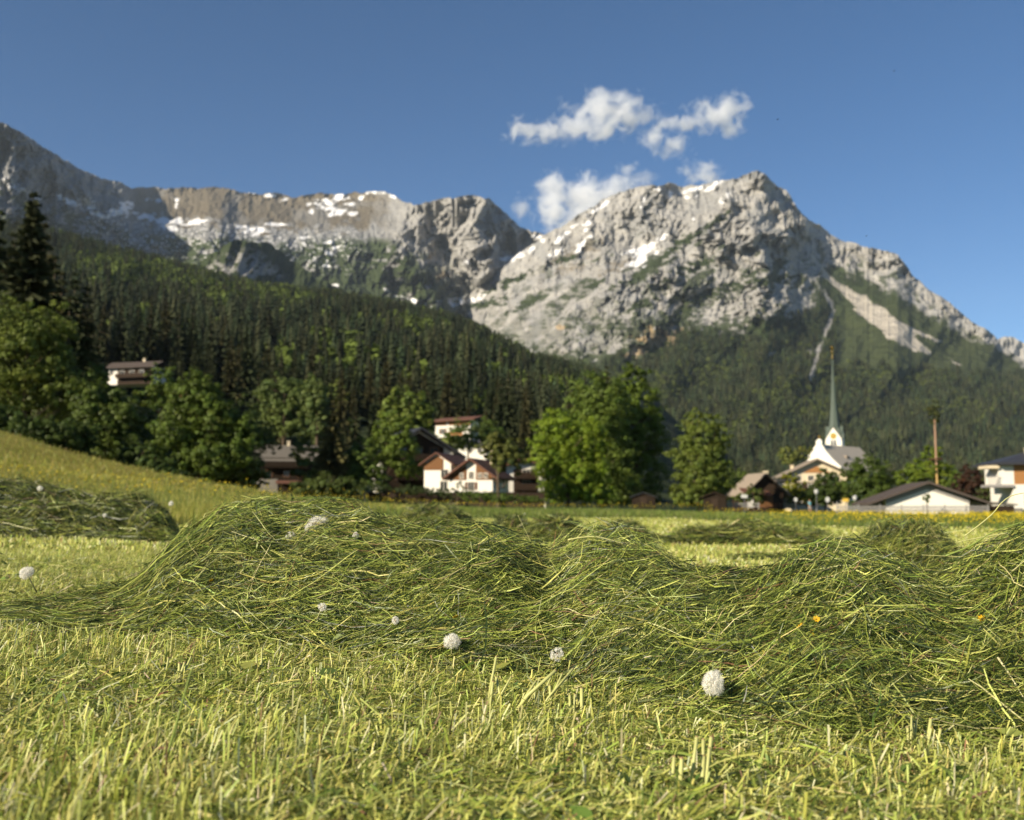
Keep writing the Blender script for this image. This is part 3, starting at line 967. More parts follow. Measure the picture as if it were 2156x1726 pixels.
# left edge
broad_tree("broad pale green leafy tree cut by the picture's left edge", 92, [(40, 740, 95, 110), (95, 690, 60, 60), (110, 800, 60, 90), (30, 860, 90, 60), (-40, 700, 80, 90)], (0.085, 0.110, 0.028), 15000, 0.2, 45)
broad_tree("dark round bush tree at the upper end of the sloping meadow", 74, [(40, 905, 70, 40), (110, 915, 60, 36), (-30, 880, 60, 50)], DG, 5000, 0.15, 60)
broad_tree("dense green tree under the white hillside house", 84, [(215, 900, 62, 70), (190, 850, 42, 60), (255, 880, 45, 60), (230, 955, 60, 40)], (0.055, 0.080, 0.020), 11000, 0.17, 220)
broad_tree("slim pale green tree left of the white hillside house", 96, [(203, 805, 28, 44), (190, 850, 36, 40), (236, 838, 34, 30)], (0.075, 0.10, 0.027), 4500, 0.17, 205)
broad_tree("small round fresh green tree right of the white hillside house", 110, [(337, 798, 30, 34), (312, 838, 36, 26), (350, 830, 24, 30)], (0.08, 0.115, 0.03), 4200, 0.17, 335)
broad_tree("tall many-headed green tree at the foot of the sloping meadow", 80, [(415, 830, 55, 50), (380, 900, 60, 55), (450, 890, 58, 60), (360, 960, 62, 45), (440, 965, 70, 45), (500, 930, 45, 60)], (0.062, 0.092, 0.02), 19000, 0.16, 420)
broad_tree("low dark shrub between the two green trees by the meadow", 78, [(300, 955, 45, 32), (270, 985, 40, 25)], DG, 3000, 0.14, 290)
broad_tree("low bush at the end of the meadow left of the grey roofed house", 82, [(515, 985, 45, 36), (540, 1010, 30, 22)], (0.05, 0.07, 0.02), 3600, 0.14, 515)
broad_tree("loose pale green tree rising behind the grey roofed house", 190, [(592, 828, 50, 45), (610, 880, 48, 40), (570, 870, 40, 40), (640, 905, 35, 30)], (0.085, 0.115, 0.040), 6500, 0.32, 595, base_y=985)
broad_tree("slender pale tree right above the grey roofed house", 188, [(662, 838, 30, 45), (672, 890, 30, 40)], (0.082, 0.110, 0.042), 4000, 0.30, 665, base_y=985)
broad_tree("spreading green bush right of the grey roofed house", 150, [(640, 955, 32, 30), (650, 990, 36, 30)], (0.055, 0.08, 0.02), 2600, 0.24, 645)
broad_tree("leafy green tree right of the brown drooping spruce", 128, [(762, 965, 36, 45), (745, 1000, 40, 30), (785, 1000, 34, 26)], (0.062, 0.092, 0.02), 5200, 0.22, 765)
broad_tree("bright leaning tree with a bare forked stem before the dark hotel", 137, [(830, 905, 42, 40), (840, 950, 48, 45), (805, 940, 36, 40), (860, 985, 34, 26)], (0.078, 0.112, 0.022), 7500, 0.2, 812)
broad_tree("rounded light green tree on the rise behind the dark hotel", 190, [(858, 850, 48, 34), (880, 880, 40, 36), (835, 880, 36, 34)], (0.092, 0.122, 0.03), 5000, 0.36, 860, base_y=960)
broad_tree("low green thicket under the white house on the hill", 205, [(990, 915, 50, 30), (940, 935, 40, 22), (1030, 905, 32, 26), (900, 930, 30, 30)], (0.055, 0.08, 0.02), 5000, 0.32, 985, base_y=975)
broad_tree("thin olive green tree standing between the white chalets", 119, [(1052, 935, 44, 28), (1070, 968, 40, 28), (1040, 958, 26, 20)], (0.075, 0.085, 0.026), 3600, 0.22, 1048)
for lab_, d_, lob_, t_ in (("dark bush filling the gap under the slim pale tree by the meadow", 76, [(150, 930, 55, 45), (120, 960, 50, 30)], DG),
                          ("low dark green bush on the meadow's upper edge left of the many-headed tree", 74, [(325, 985, 45, 26), (350, 1000, 40, 20)], DG),
                          ("deep green bush at the lower end of the meadow's tree edge", 84, [(470, 1000, 60, 24), (430, 1008, 40, 16)], DG),
                          ("dark leafy bush below the brown drooping spruce", 118, [(690, 1020, 45, 24), (650, 1026, 40, 16), (735, 1024, 40, 20)], (0.05, 0.07, 0.02)),
                          ("shaded dark tree behind the white hillside house's lower trees", 130, [(280, 880, 60, 50), (330, 900, 50, 50), (270, 930, 60, 40)], DG),
                          ("dark green tree filling the slope between the many-headed and the loose pale tree", 140, [(520, 880, 45, 50), (510, 930, 50, 50), (545, 925, 40, 40)], (0.045, 0.066, 0.018))):
    broad_tree(lab_, d_, lob_, t_, 5200, 0.17)
# the large group in the middle
broad_tree("bright green low-branched tree forming the left front of the big central group", 128, [(1178, 900, 55, 42), (1165, 960, 60, 50), (1225, 985, 62, 48), (1190, 1010, 68, 32), (1240, 920, 45, 45), (1180, 1040, 60, 22), (1240, 1036, 55, 24)], (0.105, 0.150, 0.016), 17000, 0.22, 1195)
broad_tree("tall round-headed tree in the middle of the big central group", 142, [(1258, 838, 58, 48), (1250, 890, 64, 55), (1290, 860, 50, 60), (1270, 950, 70, 70), (1290, 1010, 60, 40), (1290, 1042, 60, 20)], (0.080, 0.115, 0.026), 17000, 0.24, 1265)
broad_tree("tallest dark tree on the right side of the big central group", 150, [(1338, 800, 36, 36), (1340, 850, 52, 50), (1350, 910, 56, 65), (1340, 985, 60, 62), (1310, 930, 50, 60), (1345, 1036, 52, 26)], (0.062, 0.092, 0.014), 15000, 0.25, 1338)
broad_tree("free-standing layered green tree right of the big central group", 134, [(1475, 886, 40, 28), (1482, 925, 58, 36), (1468, 965, 62, 36), (1478, 1005, 68, 38), (1450, 1035, 52, 22), (1505, 1030, 44, 24), (1465, 1052, 54, 16)], (0.080, 0.106, 0.024), 14000, 0.22, 1470)
broad_tree("small bush between the layered tree and the dark barn", 126, [(1590, 1045, 22, 22), (1560, 1052, 18, 14)], (0.06, 0.08, 0.022), 1500, 0.16, 1585)
# village trees
broad_tree("pale willow-like tree behind the big cream gabled house", 262, [(1662, 958, 24, 20), (1690, 955, 20, 16)], (0.105, 0.12, 0.04), 2400, 0.3, 1668, base_y=1010)
broad_tree("yellow-green shrub left below the cream gabled house", 150, [(1672, 1032, 26, 26), (1664, 1008, 16, 16), (1695, 1045, 26, 18)], (0.115, 0.125, 0.012), 3000, 0.18, 1674)
broad_tree("dark green tree covering the middle of the cream gabled house", 146, [(1738, 1012, 30, 22), (1730, 1042, 44, 24), (1760, 1036, 30, 24)], DG, 6500, 0.18, 1735)
broad_tree("large round dark tree right of the church nave", 140, [(1828, 995, 46, 36), (1825, 1035, 54, 36), (1800, 1015, 36, 36), (1850, 1030, 40, 36)], (0.046, 0.070, 0.014), 10500, 0.2, 1828)
broad_tree("bright yellow-green tree behind the foot of the maypole", 178, [(1962, 955, 22, 20), (1945, 990, 40, 28), (1985, 1000, 30, 30), (1915, 1010, 34, 24)], (0.088, 0.125, 0.016), 6500, 0.24, 1950)
broad_tree("green bush right of the maypole by the purple tree", 176, [(2010, 1012, 22, 22)], (0.06, 0.09, 0.02), 1600, 0.22, 2010)
broad_tree("dark purple-leaved tree between maypole and modern house", 158, [(2040, 1008, 28, 26), (2052, 1035, 32, 26), (2030, 1030, 24, 22)], (0.036, 0.018, 0.014), 5200, 0.2, 2042)
broad_tree("olive shrubs beside the modern house at the right edge", 150, [(2085, 1015, 16, 28), (2078, 1040, 20, 22)], (0.05, 0.062, 0.02), 1600, 0.2, 2084)
broad_tree("small ivy bush against the long white gable", 111.5, [(1949, 1048, 9, 12)], (0.05, 0.08, 0.02), 500, 0.1, 1949, name="ivy_bush", cat="bush")
broad_tree("clipped green hedge mound before the white chalets", 112, [(1005, 1044, 42, 13), (1050, 1048, 34, 11), (1095, 1050, 34, 10), (1125, 1052, 24, 9)], (0.055, 0.085, 0.018), 4200, 0.1, 1010, name="hedge", cat="hedge")
broad_tree("dark low hedge under the dark hotel", 118, [(870, 1032, 40, 10), (910, 1036, 30, 8), (790, 1026, 40, 10)], (0.03, 0.045, 0.014), 3600, 0.1, 870, name="hedge", cat="hedge")
broad_tree("rose hedge with leaves before the white chalet door", 113, [(968, 1028, 16, 15), (945, 1038, 22, 12), (990, 1036, 16, 10)], (0.04, 0.06, 0.018), 1400, 0.09, 962, name="hedge", cat="hedge")

# spruces that stand out
_sp = [spruce_mesh(30, 301, 1.35, 0.205, (0.024, 0.027, 0.012), 0.22), spruce_mesh(26, 302, 1.0, 0.15, (0.024, 0.028, 0.012), 0.06), spruce_mesh(26, 303, 1.0, 0.17, (0.034, 0.032, 0.013), 0.06), spruce_mesh(26, 304, 1.0, 0.165, (0.022, 0.028, 0.012), 0.1), spruce_mesh(16, 305, 1.0, 0.24, (0.05, 0.046, 0.017), 0.05)]
_tr = [trunk_mesh(30, 0.32), trunk_mesh(26, 0.28), trunk_mesh(26, 0.28), trunk_mesh(26, 0.28), trunk_mesh(16, 0.2)]
_sh = [30, 26, 26, 26, 16]


def spruce(label, P, H, kind, group=None, rot=0.0, trunk=True):
    root = link("spruce_tree", None, label=label, cat="tree", group=group, loc=P, rotz=rot)
    s = H / _sh[kind]
    root.scale = (s, s, s)
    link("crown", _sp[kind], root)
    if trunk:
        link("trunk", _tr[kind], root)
    return root


def spruce_at(label, X, Ytop, Ybase, d, kind, rot=0.0):
    t = at(X, Ytop, d)
    b = np.array([t[0], d, float(ground_z(t[0], d))]) if d < 165 else hill_point(X, d)
    b[2] -= 0.3
    return spruce(label, b, t[2] - b[2], kind, rot=rot)


spruce_at("tallest spruce with a bare lower stem behind the leafy tree at the left", 72, 398, 830, 104, 0)
spruce_at("dark spruce cut by the left picture edge", 0, 425, 840, 106, 3, 1)
spruce_at("dark spruce close right of the tallest spruce", 118, 520, 830, 116, 1, 2)
spruce_at("shorter dark spruce two places right of the tallest spruce", 160, 560, 830, 122, 3, 3)
spruce_at("pointed dark spruce between the left edge and the tallest spruce", 32, 470, 840, 118, 1, 0.7)
spruce_at("broad dark spruce right behind the bare-stemmed tallest one", 95, 455, 830, 124, 2, 2.2)
spruce_at("dark spruce at the right end of the left spruce group", 186, 588, 830, 130, 1, 4.1)
for X_, Yt_, d_, kd_ in ((-25, 470, 112, 1), (16, 520, 108, 2), (52, 500, 128, 3), (84, 540, 112, 2), (104, 500, 134, 1), (132, 560, 128, 2), (148, 610, 116, 3), (176, 640, 124, 2)):
    p_ = at(X_, Yt_, d_)
    g_ = float(ground_z(p_[0], d_)) - .3
    spruce("dark spruce in the dense stand behind the leafy tree at the left", (p_[0], d_, g_), float(p_[2]) - g_, kd_, "spruces of the dense stand at the left", X_ * 0.7)
spruce_at("brown drooping spruce beside the grey roofed house", 702, 838, 1030, 126, 4, 0.4)
spruce_at("dark spruce tip showing above the big central tree group", 1278, 762, 1040, 190, 2, 1.1)
k_ = 0
for X, Yt, d, kd in ((212, 632, 388, 2), (250, 616, 392, 1), (285, 632, 386, 3), (312, 614, 404, 1), (345, 622, 396, 2), (372, 640, 388, 1), (402, 636, 400, 3), (440, 652, 390, 1), (470, 662, 404, 2), (505, 674, 388, 3), (530, 704, 376, 1), (560, 710, 386, 2), (590, 730, 364, 1), (620, 742, 365, 3), (655, 724, 370, 2), (690, 748, 360, 1), (735, 758, 350, 3), (775, 772, 350, 1), (196, 690, 372, 3)):
    hb = hill_point(X, d) - np.array([0, 0, .4])
    spruce("tall dark spruce in the row above the white hillside house", hb, float(at(X, Yt, d)[2] - hb[2]), kd, "spruces in the row above the hillside house", k_ * 1.3)
    k_ += 1

for q, i in enumerate(near_s):
    spruce("dark spruce in the dense hillside forest above the village", ALL[i] - np.array([0, 0, 0.4]), float(hH[i]), (1, 2, 3)[q % 3], "spruces in the hillside forest", q * 2.4, trunk=bool(ALL[i][1] < 300))

_bl = [leaf_crown([(0, 0, 9, 4.2, 4.2, 4.5), (2, 0.5, 6.5, 3.2, 3.2, 3.5), (-2, -.5, 6, 3.4, 3.4, 3.6), (0.5, 0, 12, 2.6, 2.6, 2.8)], 3600, 0.36, 401 + j, t) for j, t in enumerate(((0.075, 0.105, 0.028), (0.058, 0.085, 0.024), (0.09, 0.115, 0.03)))]
_bt = trunk_mesh(11, 0.25, 0, [(4, 1, 3, .6), (5, 3, 3, .6), (6, 5, 3, .5)], 5)
for q, i in enumerate(near_b):
    root = link("broadleaf_tree", None, label="light green broadleaved tree scattered in the hillside forest", cat="tree", group="broadleaved trees in the hillside forest", loc=ALL[i] - np.array([0, 0, 0.3]), rotz=q * 1.7)
    s = float(hH[i]) / 15.0
    root.scale = (s, s, s)
    link("crown", _bl[q % 3], root)
    link("trunk", _bt, root)
# ---------------------------------------------------------------- village
M_PLASTER = mat("white_plaster", (0.72, 0.68, 0.60), 0.85, 0.06, 1.2, 0.15)
M_CREAM = mat("cream_plaster", (0.62, 0.52, 0.36), 0.85, 0.08, 1.2, 0.15)
M_TIMBER = mat("brown_timber", (0.16, 0.075, 0.030), 0.75, 0.35, 2.0, 0.2, stretch=(8, 8, 0.5))
M_DARKTIMBER = mat("dark_timber", (0.035, 0.022, 0.014), 0.8, 0.35, 2.0, 0.15, stretch=(8, 8, 0.5))
M_OAK = mat("light_timber", (0.33, 0.155, 0.055), 0.65, 0.25, 2.0, 0.2, stretch=(0.5, 0.5, 8))
M_ROOFRED = mat("reddish_tiles", (0.13, 0.062, 0.042), 0.8, 0.3, 5.0, 0.2, bump=0.3)
M_ROOFBROWN = mat("brown_tiles", (0.080, 0.062, 0.052), 0.8, 0.3, 5.0, 0.2, bump=0.3)
M_ROOFGREY = mat("grey_tiles", (0.13, 0.115, 0.095), 0.8, 0.3, 5.0, 0.2, bump=0.3)
M_SHINGLE = mat("weathered_shingles", (0.27, 0.22, 0.17), 0.85, 0.3, 4.0, 0.2, bump=0.3)
M_NAVE = mat("nave_shingles_sunlit", (0.46, 0.39, 0.31), 0.8, 0.2, 2.0, 0.3, bump=0.3)  # paler than the other shingles, sunlight put into the colour
M_HUT = mat("shade_dark_timber", (0.022, 0.015, 0.010), 0.85, 0.3, 3.0, 0.1)  # darker copy of the dark timber, tree shade put into its colour
M_ROOFDARK = mat("dark_slate", (0.035, 0.035, 0.040), 0.55, 0.25, 5.0, 0.3)
M_TIN = mat("pale_sheet_roof", (0.26, 0.24, 0.21), 0.5, 0.2, 2.0, 0.3)
M_GLASS = mat("window_glass", (0.02, 0.025, 0.03), 0.12, 0.2, 1.0, 0.6)
M_FRAME = mat("window_frame", (0.55, 0.50, 0.42), 0.6, 0.1, 3.0, 0.3)
M_SHUTTER = mat("shutter_brown", (0.11, 0.05, 0.025), 0.7, 0.3, 3.0, 0.2)
M_COPPER = mat("green_copper", (0.074, 0.096, 0.076), 0.6, 0.22, 1.6, 0.3, stretch=(1, 1, 0.3))
M_GOLD = mat("gold", (0.75, 0.45, 0.10), 0.25, 0.1, 3.0, 0.5, metal=1.0)
M_METAL = mat("grey_metal", (0.14, 0.14, 0.15), 0.45, 0.15, 4.0, 0.4, metal=0.6)
M_LAMP = mat("lamp_globe", (0.45, 0.45, 0.44), 0.3, 0.05, 3.0, 0.5)
M_SIGN = mat("white_sign", (0.42, 0.42, 0.40), 0.5, 0.05, 3.0, 0.3)
M_YSIGN = mat("yellow_sign", (0.55, 0.36, 0.05), 0.5, 0.1, 3.0, 0.3)
M_STONE = mat("grey_stone", (0.22, 0.205, 0.18), 0.9, 0.3, 2.0, 0.1, bump=0.4)
M_RAIL = mat("grey_rail", (0.27, 0.25, 0.235), 0.7, 0.15, 3.0, 0.2)
M_TERRA = mat("terracotta", (0.20, 0.075, 0.04), 0.7, 0.2, 3.0, 0.2)


def gable_poly(w, he, hr):
    return [(-w / 2, -2.5), (w / 2, -2.5), (w / 2, he), (0, hr), (-w / 2, he)]


def window(parent, x, y, z, w, h, axis='f', shutters=False, frame=None):
    """axis f: on a front at plane y; axis r / l: on a side wall at plane x"""
    fm, pm = MB(), MB()
    t = 0.09
    if axis == 'f':
        for a in ((x - w / 2 - t, x - w / 2, z - h / 2 - t, z + h / 2 + t), (x + w / 2, x + w / 2 + t, z - h / 2 - t, z + h / 2 + t), (x - w / 2, x + w / 2, z + h / 2, z + h / 2 + t), (x - w / 2, x + w / 2, z - h / 2 - t, z - h / 2), (x - 0.03, x + 0.03, z - h / 2, z + h / 2)):
            fm.box(a[0], a[1], y - 0.07, y + 0.05, a[2], a[3])
        pm.box(x - w / 2, x + w / 2, y - 0.02, y + 0.04, z - h / 2, z + h / 2)
    else:
        s = 1 if axis == 'r' else -1
        for a in ((y - w / 2 - t, y - w / 2, z - h / 2 - t, z + h / 2 + t), (y + w / 2, y + w / 2 + t, z - h / 2 - t, z + h / 2 + t), (y - w / 2, y + w / 2, z + h / 2, z + h / 2 + t), (y - w / 2, y + w / 2, z - h / 2 - t, z - h / 2)):
            fm.box(min(x, x + s * 0.07), max(x, x + s * 0.07), a[0], a[1], a[2], a[3])
        pm.box(min(x, x + s * 0.02), max(x, x + s * 0.02), y - w / 2, y + w / 2, z - h / 2, z + h / 2)
    f = fm.build("window", frame or M_FRAME, parent)
    pm.build("pane", M_GLASS, f)
    if shutters and axis == 'f':
        for sx in (-1, 1):
            xc = x + sx * (w / 2 + t + w * 0.26)
            MB().box(xc - w * 0.24, xc + w * 0.24, y - 0.06, y - 0.003, z - h / 2, z + h / 2).build("shutter", M_SHUTTER, f)


def roof(parent, w, dp, he, hr, over, m, t=0.28, yo=None, name="roof", skew=0.0):
    k = (hr - he) / (w / 2)
    e = w / 2 + over
    z0 = hr - k * e
    yo = over if yo is None else yo
    y0, y1 = -dp / 2 - yo, dp / 2 + yo
    b = MB()
    g = 0.02
    b.prism([(-e, z0 + g), (0, hr + g), (e, z0 + g), (e, z0 + t), (0, hr + t), (-e, z0 + t)], y0, y1)
    return b.build(name, m, parent)


def ridge_roof(parent, L, W, he, hr, over, m, t=0.26):
    """ridge along x, one slope facing the front"""
    a, e = L / 2 + over, W / 2 + over
    z0 = hr - (hr - he) / (W / 2) * e
    vs = [(x, y, z + q) for q in (0, t) for x, y, z in ((-a, -e, z0), (a, -e, z0), (a, 0, hr), (-a, 0, hr), (a, e, z0), (-a, e, z0))]
    MB().add(vs, [(0, 3, 2, 1), (3, 5, 4, 2), (6, 7, 8, 9), (9, 8, 10, 11), (0, 1, 7, 6), (1, 2, 8, 7), (2, 4, 10, 8), (4, 5, 11, 10), (5, 3, 9, 11), (3, 0, 6, 9)]).build("roof", m, parent)
    for s in (-1, 1):
        x = s * L / 2
        MB().add([(x, -W / 2, he - .1), (x, W / 2, he - .1), (x, 0, hr - .05), (x - s * .2, -W / 2, he - .1), (x - s * .2, W / 2, he - .1), (x - s * .2, 0, hr - .05)], [(0, 1, 2), (5, 4, 3), (0, 2, 5, 3), (1, 4, 5, 2)]).build("gable", M_DARKTIMBER, parent)


def chimney(parent, x, y, z0, z1, s=0.6):
    c = MB().box(x - s / 2, x + s / 2, y - s / 2, y + s / 2, z0, z1)
    c.box(x - s / 2 - .08, x + s / 2 + .08, y - s / 2 - .08, y + s / 2 + .08, z1, z1 + .12)
    return c.build("chimney", M_CREAM, parent)


def balcony(parent, x0, x1, yf, z, m, depth=1.1, h=0.95):
    b = MB().box(x0, x1, yf - depth, yf - 0.003, z - 0.15, z)
    o = b.build("balcony", m, parent)
    r = MB().box(x0, x1, yf - depth - 0.06, yf - depth - 0.003, z + 0.02, z + h)
    r.build("railing", m, o)
    return o


def place(name, label, cat, X, Ybase, d, rot=0.0, group=None):
    p = at(X, Ybase, d)
    return link(name, None, label=label, cat=cat, group=group, loc=p, rotz=rot)


def m_of(d, px):
    return px * d / FD


# white house on the slope, far left
d = 365
r = place("hillside_house", "white hillside house with a long dark roof among trees, highest on the left", "house", 288, 812, d, R(-14))
r.scale = (1.45, 1.45, 1.45)
W, L = 6.0, 13.0
MB().prism([(-L / 2, 0), (L / 2, 0), (L / 2, 4.4), (-L / 2, 4.4)], -W / 2, W / 2).build("wall", M_PLASTER, r)
rf = MB()
rf.add([(-L / 2 - 1, -W / 2 - 1.0, 4.1), (L / 2 + 1, -W / 2 - 1.0, 4.1), (L / 2 + 1, 0, 5.9), (-L / 2 - 1, 0, 5.9), (L / 2 + 1, W / 2 + 1, 4.1), (-L / 2 - 1, W / 2 + 1, 4.1),
        (-L / 2 - 1, -W / 2 - 1.0, 4.35), (L / 2 + 1, -W / 2 - 1.0, 4.35), (L / 2 + 1, 0, 6.15), (-L / 2 - 1, 0, 6.15), (L / 2 + 1, W / 2 + 1, 4.35), (-L / 2 - 1, W / 2 + 1, 4.35)],
       [(0, 3, 2, 1), (3, 5, 4, 2), (6, 7, 8, 9), (9, 8, 10, 11), (0, 1, 7, 6), (1, 2, 8, 7), (2, 4, 10, 8), (4, 5, 11, 10), (5, 3, 9, 11), (3, 0, 6, 9)])
rf.build("roof", M_ROOFBROWN, r)
MB().box(-L / 2 + 3.0, L / 2 - 0.02, -W / 2 - 0.12, -W / 2 - 0.003, 0.0, 4.05).build("cladding", M_DARKTIMBER, r)
balcony(r, -L / 2 + 3.2, L / 2 - 1.0, -W / 2 - 0.13, 1.7, M_DARKTIMBER, 1.2, 0.9)
window(r, -L / 2 + 1.2, -W / 2, 3.2, 0.8, 1.1)
for x in (-2.2, 0.6, 3.4):
    window(r, x, -W / 2 - 0.12, 3.0, 1.2, 1.1)
chimney(r, 1.5, 0.8, 5.2, 6.9)
r = place("garden_hut", "low dark hut with a pale edge below the white hillside house", "hut", 388, 842, 320, R(-8))
r.scale = (1.35, 1.35, 1.35)
MB().prism(gable_poly(4.4, 1.9, 2.7), -1.6, 1.6).build("wall", M_DARKTIMBER, r)
roof(r, 4.4, 3.2, 1.9, 2.7, 0.5, M_TIN, 0.14)
MB().box(-0.5, 0.5, -1.66, -1.603, 0, 1.8).build("door", M_TIMBER, r)

# dark house with the broad grey roof
d = 172
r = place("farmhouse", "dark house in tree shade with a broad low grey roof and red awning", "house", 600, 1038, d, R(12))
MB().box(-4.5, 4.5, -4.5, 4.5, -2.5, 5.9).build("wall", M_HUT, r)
MB().box(-4.6, -1.2, -4.62, -4.503, 0, 2.3).build("plaster_base", M_STONE, r)
ridge_roof(r, 9.0, 9.0, 5.5, 8.0, 0.9, M_ROOFGREY)
balcony(r, -3.5, 3.8, -4.5, 4.3, M_HUT)
MB().add([(-1.5, -6.6, 1.5), (3.2, -6.6, 1.5), (3.2, -4.63, 2.0), (-1.5, -4.63, 2.0), (-1.5, -6.6, 1.58), (3.2, -6.6, 1.58), (3.2, -4.63, 2.08), (-1.5, -4.63, 2.08)], [(3, 2, 1, 0), (4, 5, 6, 7), (0, 1, 5, 4), (1, 2, 6, 5), (2, 3, 7, 6), (3, 0, 4, 7)]).build("awning", M_ROOFRED, r)
for x in (-2.6, 0.2, 2.6):
    window(r, x, -4.5, 4.9, 0.9, 0.7, frame=M_TIMBER)
    window(r, x, -4.5, 3.2, 0.9, 1.0, frame=M_TIMBER)
chimney(r, 0.4, 0, 7.6, 8.9, 0.5)

# dark hotel
d = 150
r = place("hotel", "tall hotel with a front darkened as shade and a wide black gable roof behind the leaning tree", "hotel", 858, 1040, d, R(24))
r.scale = (1.08, 1.08, 1.08)
W, D2, HE, HR = 10.0, 9.0, 5.6, 8.6
MB().prism(gable_poly(W, HE, HR), -D2 / 2, D2 / 2).build("wall", M_PLASTER, r)
MB().prism([(-4.95, -2.4), (3.6, -2.4), (3.6, 6.3), (0, 8.2), (-4.95, 5.5)], -D2 / 2 - 0.12, -D2 / 2 - 0.003).build("cladding", M_DARKTIMBER, r)  # dark sheet over the plaster, front gable's shade put in as boards
roof(r, W, D2, HE, HR, 1.4, M_ROOFDARK, 0.34)
for z in (1.9, 4.4):
    balcony(r, -3.3, 3.5, -D2 / 2 - 0.125, z, M_DARKTIMBER)
for x in (-2.2, 0.0, 2.2):
    for z in (3.2, 5.6):
        window(r, x, -D2 / 2 - 0.12, z, 1.1, 1.3, frame=M_TIMBER)
for y in (-2.2, 1.0):
    for z in (1.6, 3.9):
        window(r, W / 2, y, z, 0.9, 1.2, 'r')

# white chalets
d = 150
r = place("chalet", "narrow white chalet with brown gable wedged right behind the dark hotel", "house", 942, 1043, 134, R(-16))
MB().prism(gable_poly(3.7, 4.2, 5.4), -4, 4).build("wall", M_PLASTER, r)
MB().prism([(-1.8, 3.3), (0.8, 3.3), (0.8, 4.7), (0, 5.15), (-1.8, 4.1)], -4.1, -4.003).build("cladding", M_TIMBER, r)
roof(r, 3.7, 8.0, 4.2, 5.4, 0.6, M_ROOFRED, 0.2)
window(r, 0.9, -4.0, 1.2, 0.9, 1.2)
window(r, 1.0, -4.0, 2.8, 0.9, 1.0)
for y in (-2, 1):
    window(r, 1.85, y, 2.6, 0.9, 1.1, 'r')
r = place("chalet", "white chalet with arched white panel in its brown timber gable", "house", 1010, 1043, 126, R(-16))
W, D2, HE, HR = 5.5, 7.0, 2.4, 4.3
MB().prism(gable_poly(W, HE, HR), -D2 / 2, D2 / 2).build("wall", M_PLASTER, r)
for sx in (-1, 1):
    pts = [(0.62, 1.9), (2.7, 1.9), (2.7, 2.4), (0.62, 3.75)]
    pts = pts if sx > 0 else [(-x, z) for x, z in pts][::-1]
    MB().prism(pts, -D2 / 2 - 0.10, -D2 / 2 - 0.003).build("cladding", M_TIMBER, r)
roof(r, W, D2, HE, HR, 0.8, M_ROOFRED)
window(r, 0.0, -D2 / 2, 2.45, 0.5, 0.8)
window(r, 0.0, -D2 / 2, 1.15, 0.7, 0.9, shutters=True)
for x in (1.15, 1.9):
    window(r, x, -D2 / 2 - 0.1, 2.4, 0.36, 0.5)
window(r, -1.2, -D2 / 2 - 0.1, 2.4, 0.36, 0.5)
for y in (-2, 1):
    window(r, W / 2, y, 1.5, 0.9, 1.1, 'r')
chimney(r, 1.2, 1.5, 4.0, 5.6, 0.5)
r = place("guesthouse", "grey-white house with dark balconies half hidden left of the central trees", "house", 1092, 1046, 143, R(10))
W = 6.4
MB().prism(gable_poly(W, 4.0, 5.1), -3.5, 3.5).build("wall", M_PLASTER, r)
roof(r, W, 7.0, 4.0, 5.1, 0.8, M_ROOFRED)
MB().box(-1.4, 2.0, -3.6, -3.503, 0.3, 3.8).build("cladding", M_DARKTIMBER, r)
for z in (1.3, 2.9):
    balcony(r, -1.3, 1.9, -3.605, z - 0.3, M_DARKTIMBER, 0.9, 0.8)
    window(r, 0.4, -3.6, z + 0.45, 1.0, 0.8)
r = place("garden_wall", "long low dark wall in front of the dark hotel and chalets", "wall", 900, 1046, 120, R(-2))
MB().box(-7.5, 14.0, -0.15, 0.15, -1.4, 0.45).box(-7.6, 14.1, -0.22, 0.22, 0.45, 0.55).build("wall", M_DARKTIMBER, r)

# white houses on the hill behind
d = 300
r = place("hillside_house", "white house with red-brown roof alone on the hill above the chalets", "house", 962, 924, d, R(-16))
r.scale = (1.28, 1.28, 1.28)
W, L = 6.5, 8.6
MB().prism([(-L / 2, -3), (L / 2, -3), (L / 2, 4.2), (-L / 2, 4.2)], -W / 2, W / 2).build("wall", M_PLASTER, r)
rf = MB()
rf.add([(-L / 2 - 1, -W / 2 - 1.2, 3.7), (L / 2 + 1.4, -W / 2 - 1.2, 4.1), (L / 2 + 1.4, W / 2, 5.4), (-L / 2 - 1, W / 2, 5.0), (-L / 2 - 1, -W / 2 - 1.2, 4.0), (L / 2 + 1.4, -W / 2 - 1.2, 4.4), (L / 2 + 1.4, W / 2, 5.7), (-L / 2 - 1, W / 2, 5.3)], [(3, 2, 1, 0), (4, 5, 6, 7), (0, 1, 5, 4), (1, 2, 6, 5), (2, 3, 7, 6), (3, 0, 4, 7)])
rf.build("roof", M_ROOFRED, r)
MB().box(-L / 2, -1.6, -W / 2 - 0.1, -W / 2 - 0.003, 3.0, 3.95).build("cladding", M_OAK, r)
MB().box(-0.9, L / 2, -W / 2 - 0.1, -W / 2 - 0.003, 3.0, 3.95).build("cladding", M_OAK, r)
balcony(r, -0.9, 2.8, -W / 2 - 0.11, 0.6, M_OAK, 1.0, 0.8)
window(r, -2.4, -W / 2, 1.6, 0.8, 1.2, shutters=True)
window(r, 1.4, -W / 2, 1.9, 1.2, 1.0)
r = place("hillside_house", "small white house with black roof and chimney just above the chalets", "house", 1000, 962, 242, R(-12))
r.scale = (1.14, 1.14, 1.14)
W, L = 5.0, 6.2
MB().prism([(-L / 2, -2), (L / 2, -2), (L / 2, 2.6), (-L / 2, 2.6)], -W / 2, W / 2).build("wall", M_PLASTER, r)
rf = MB()
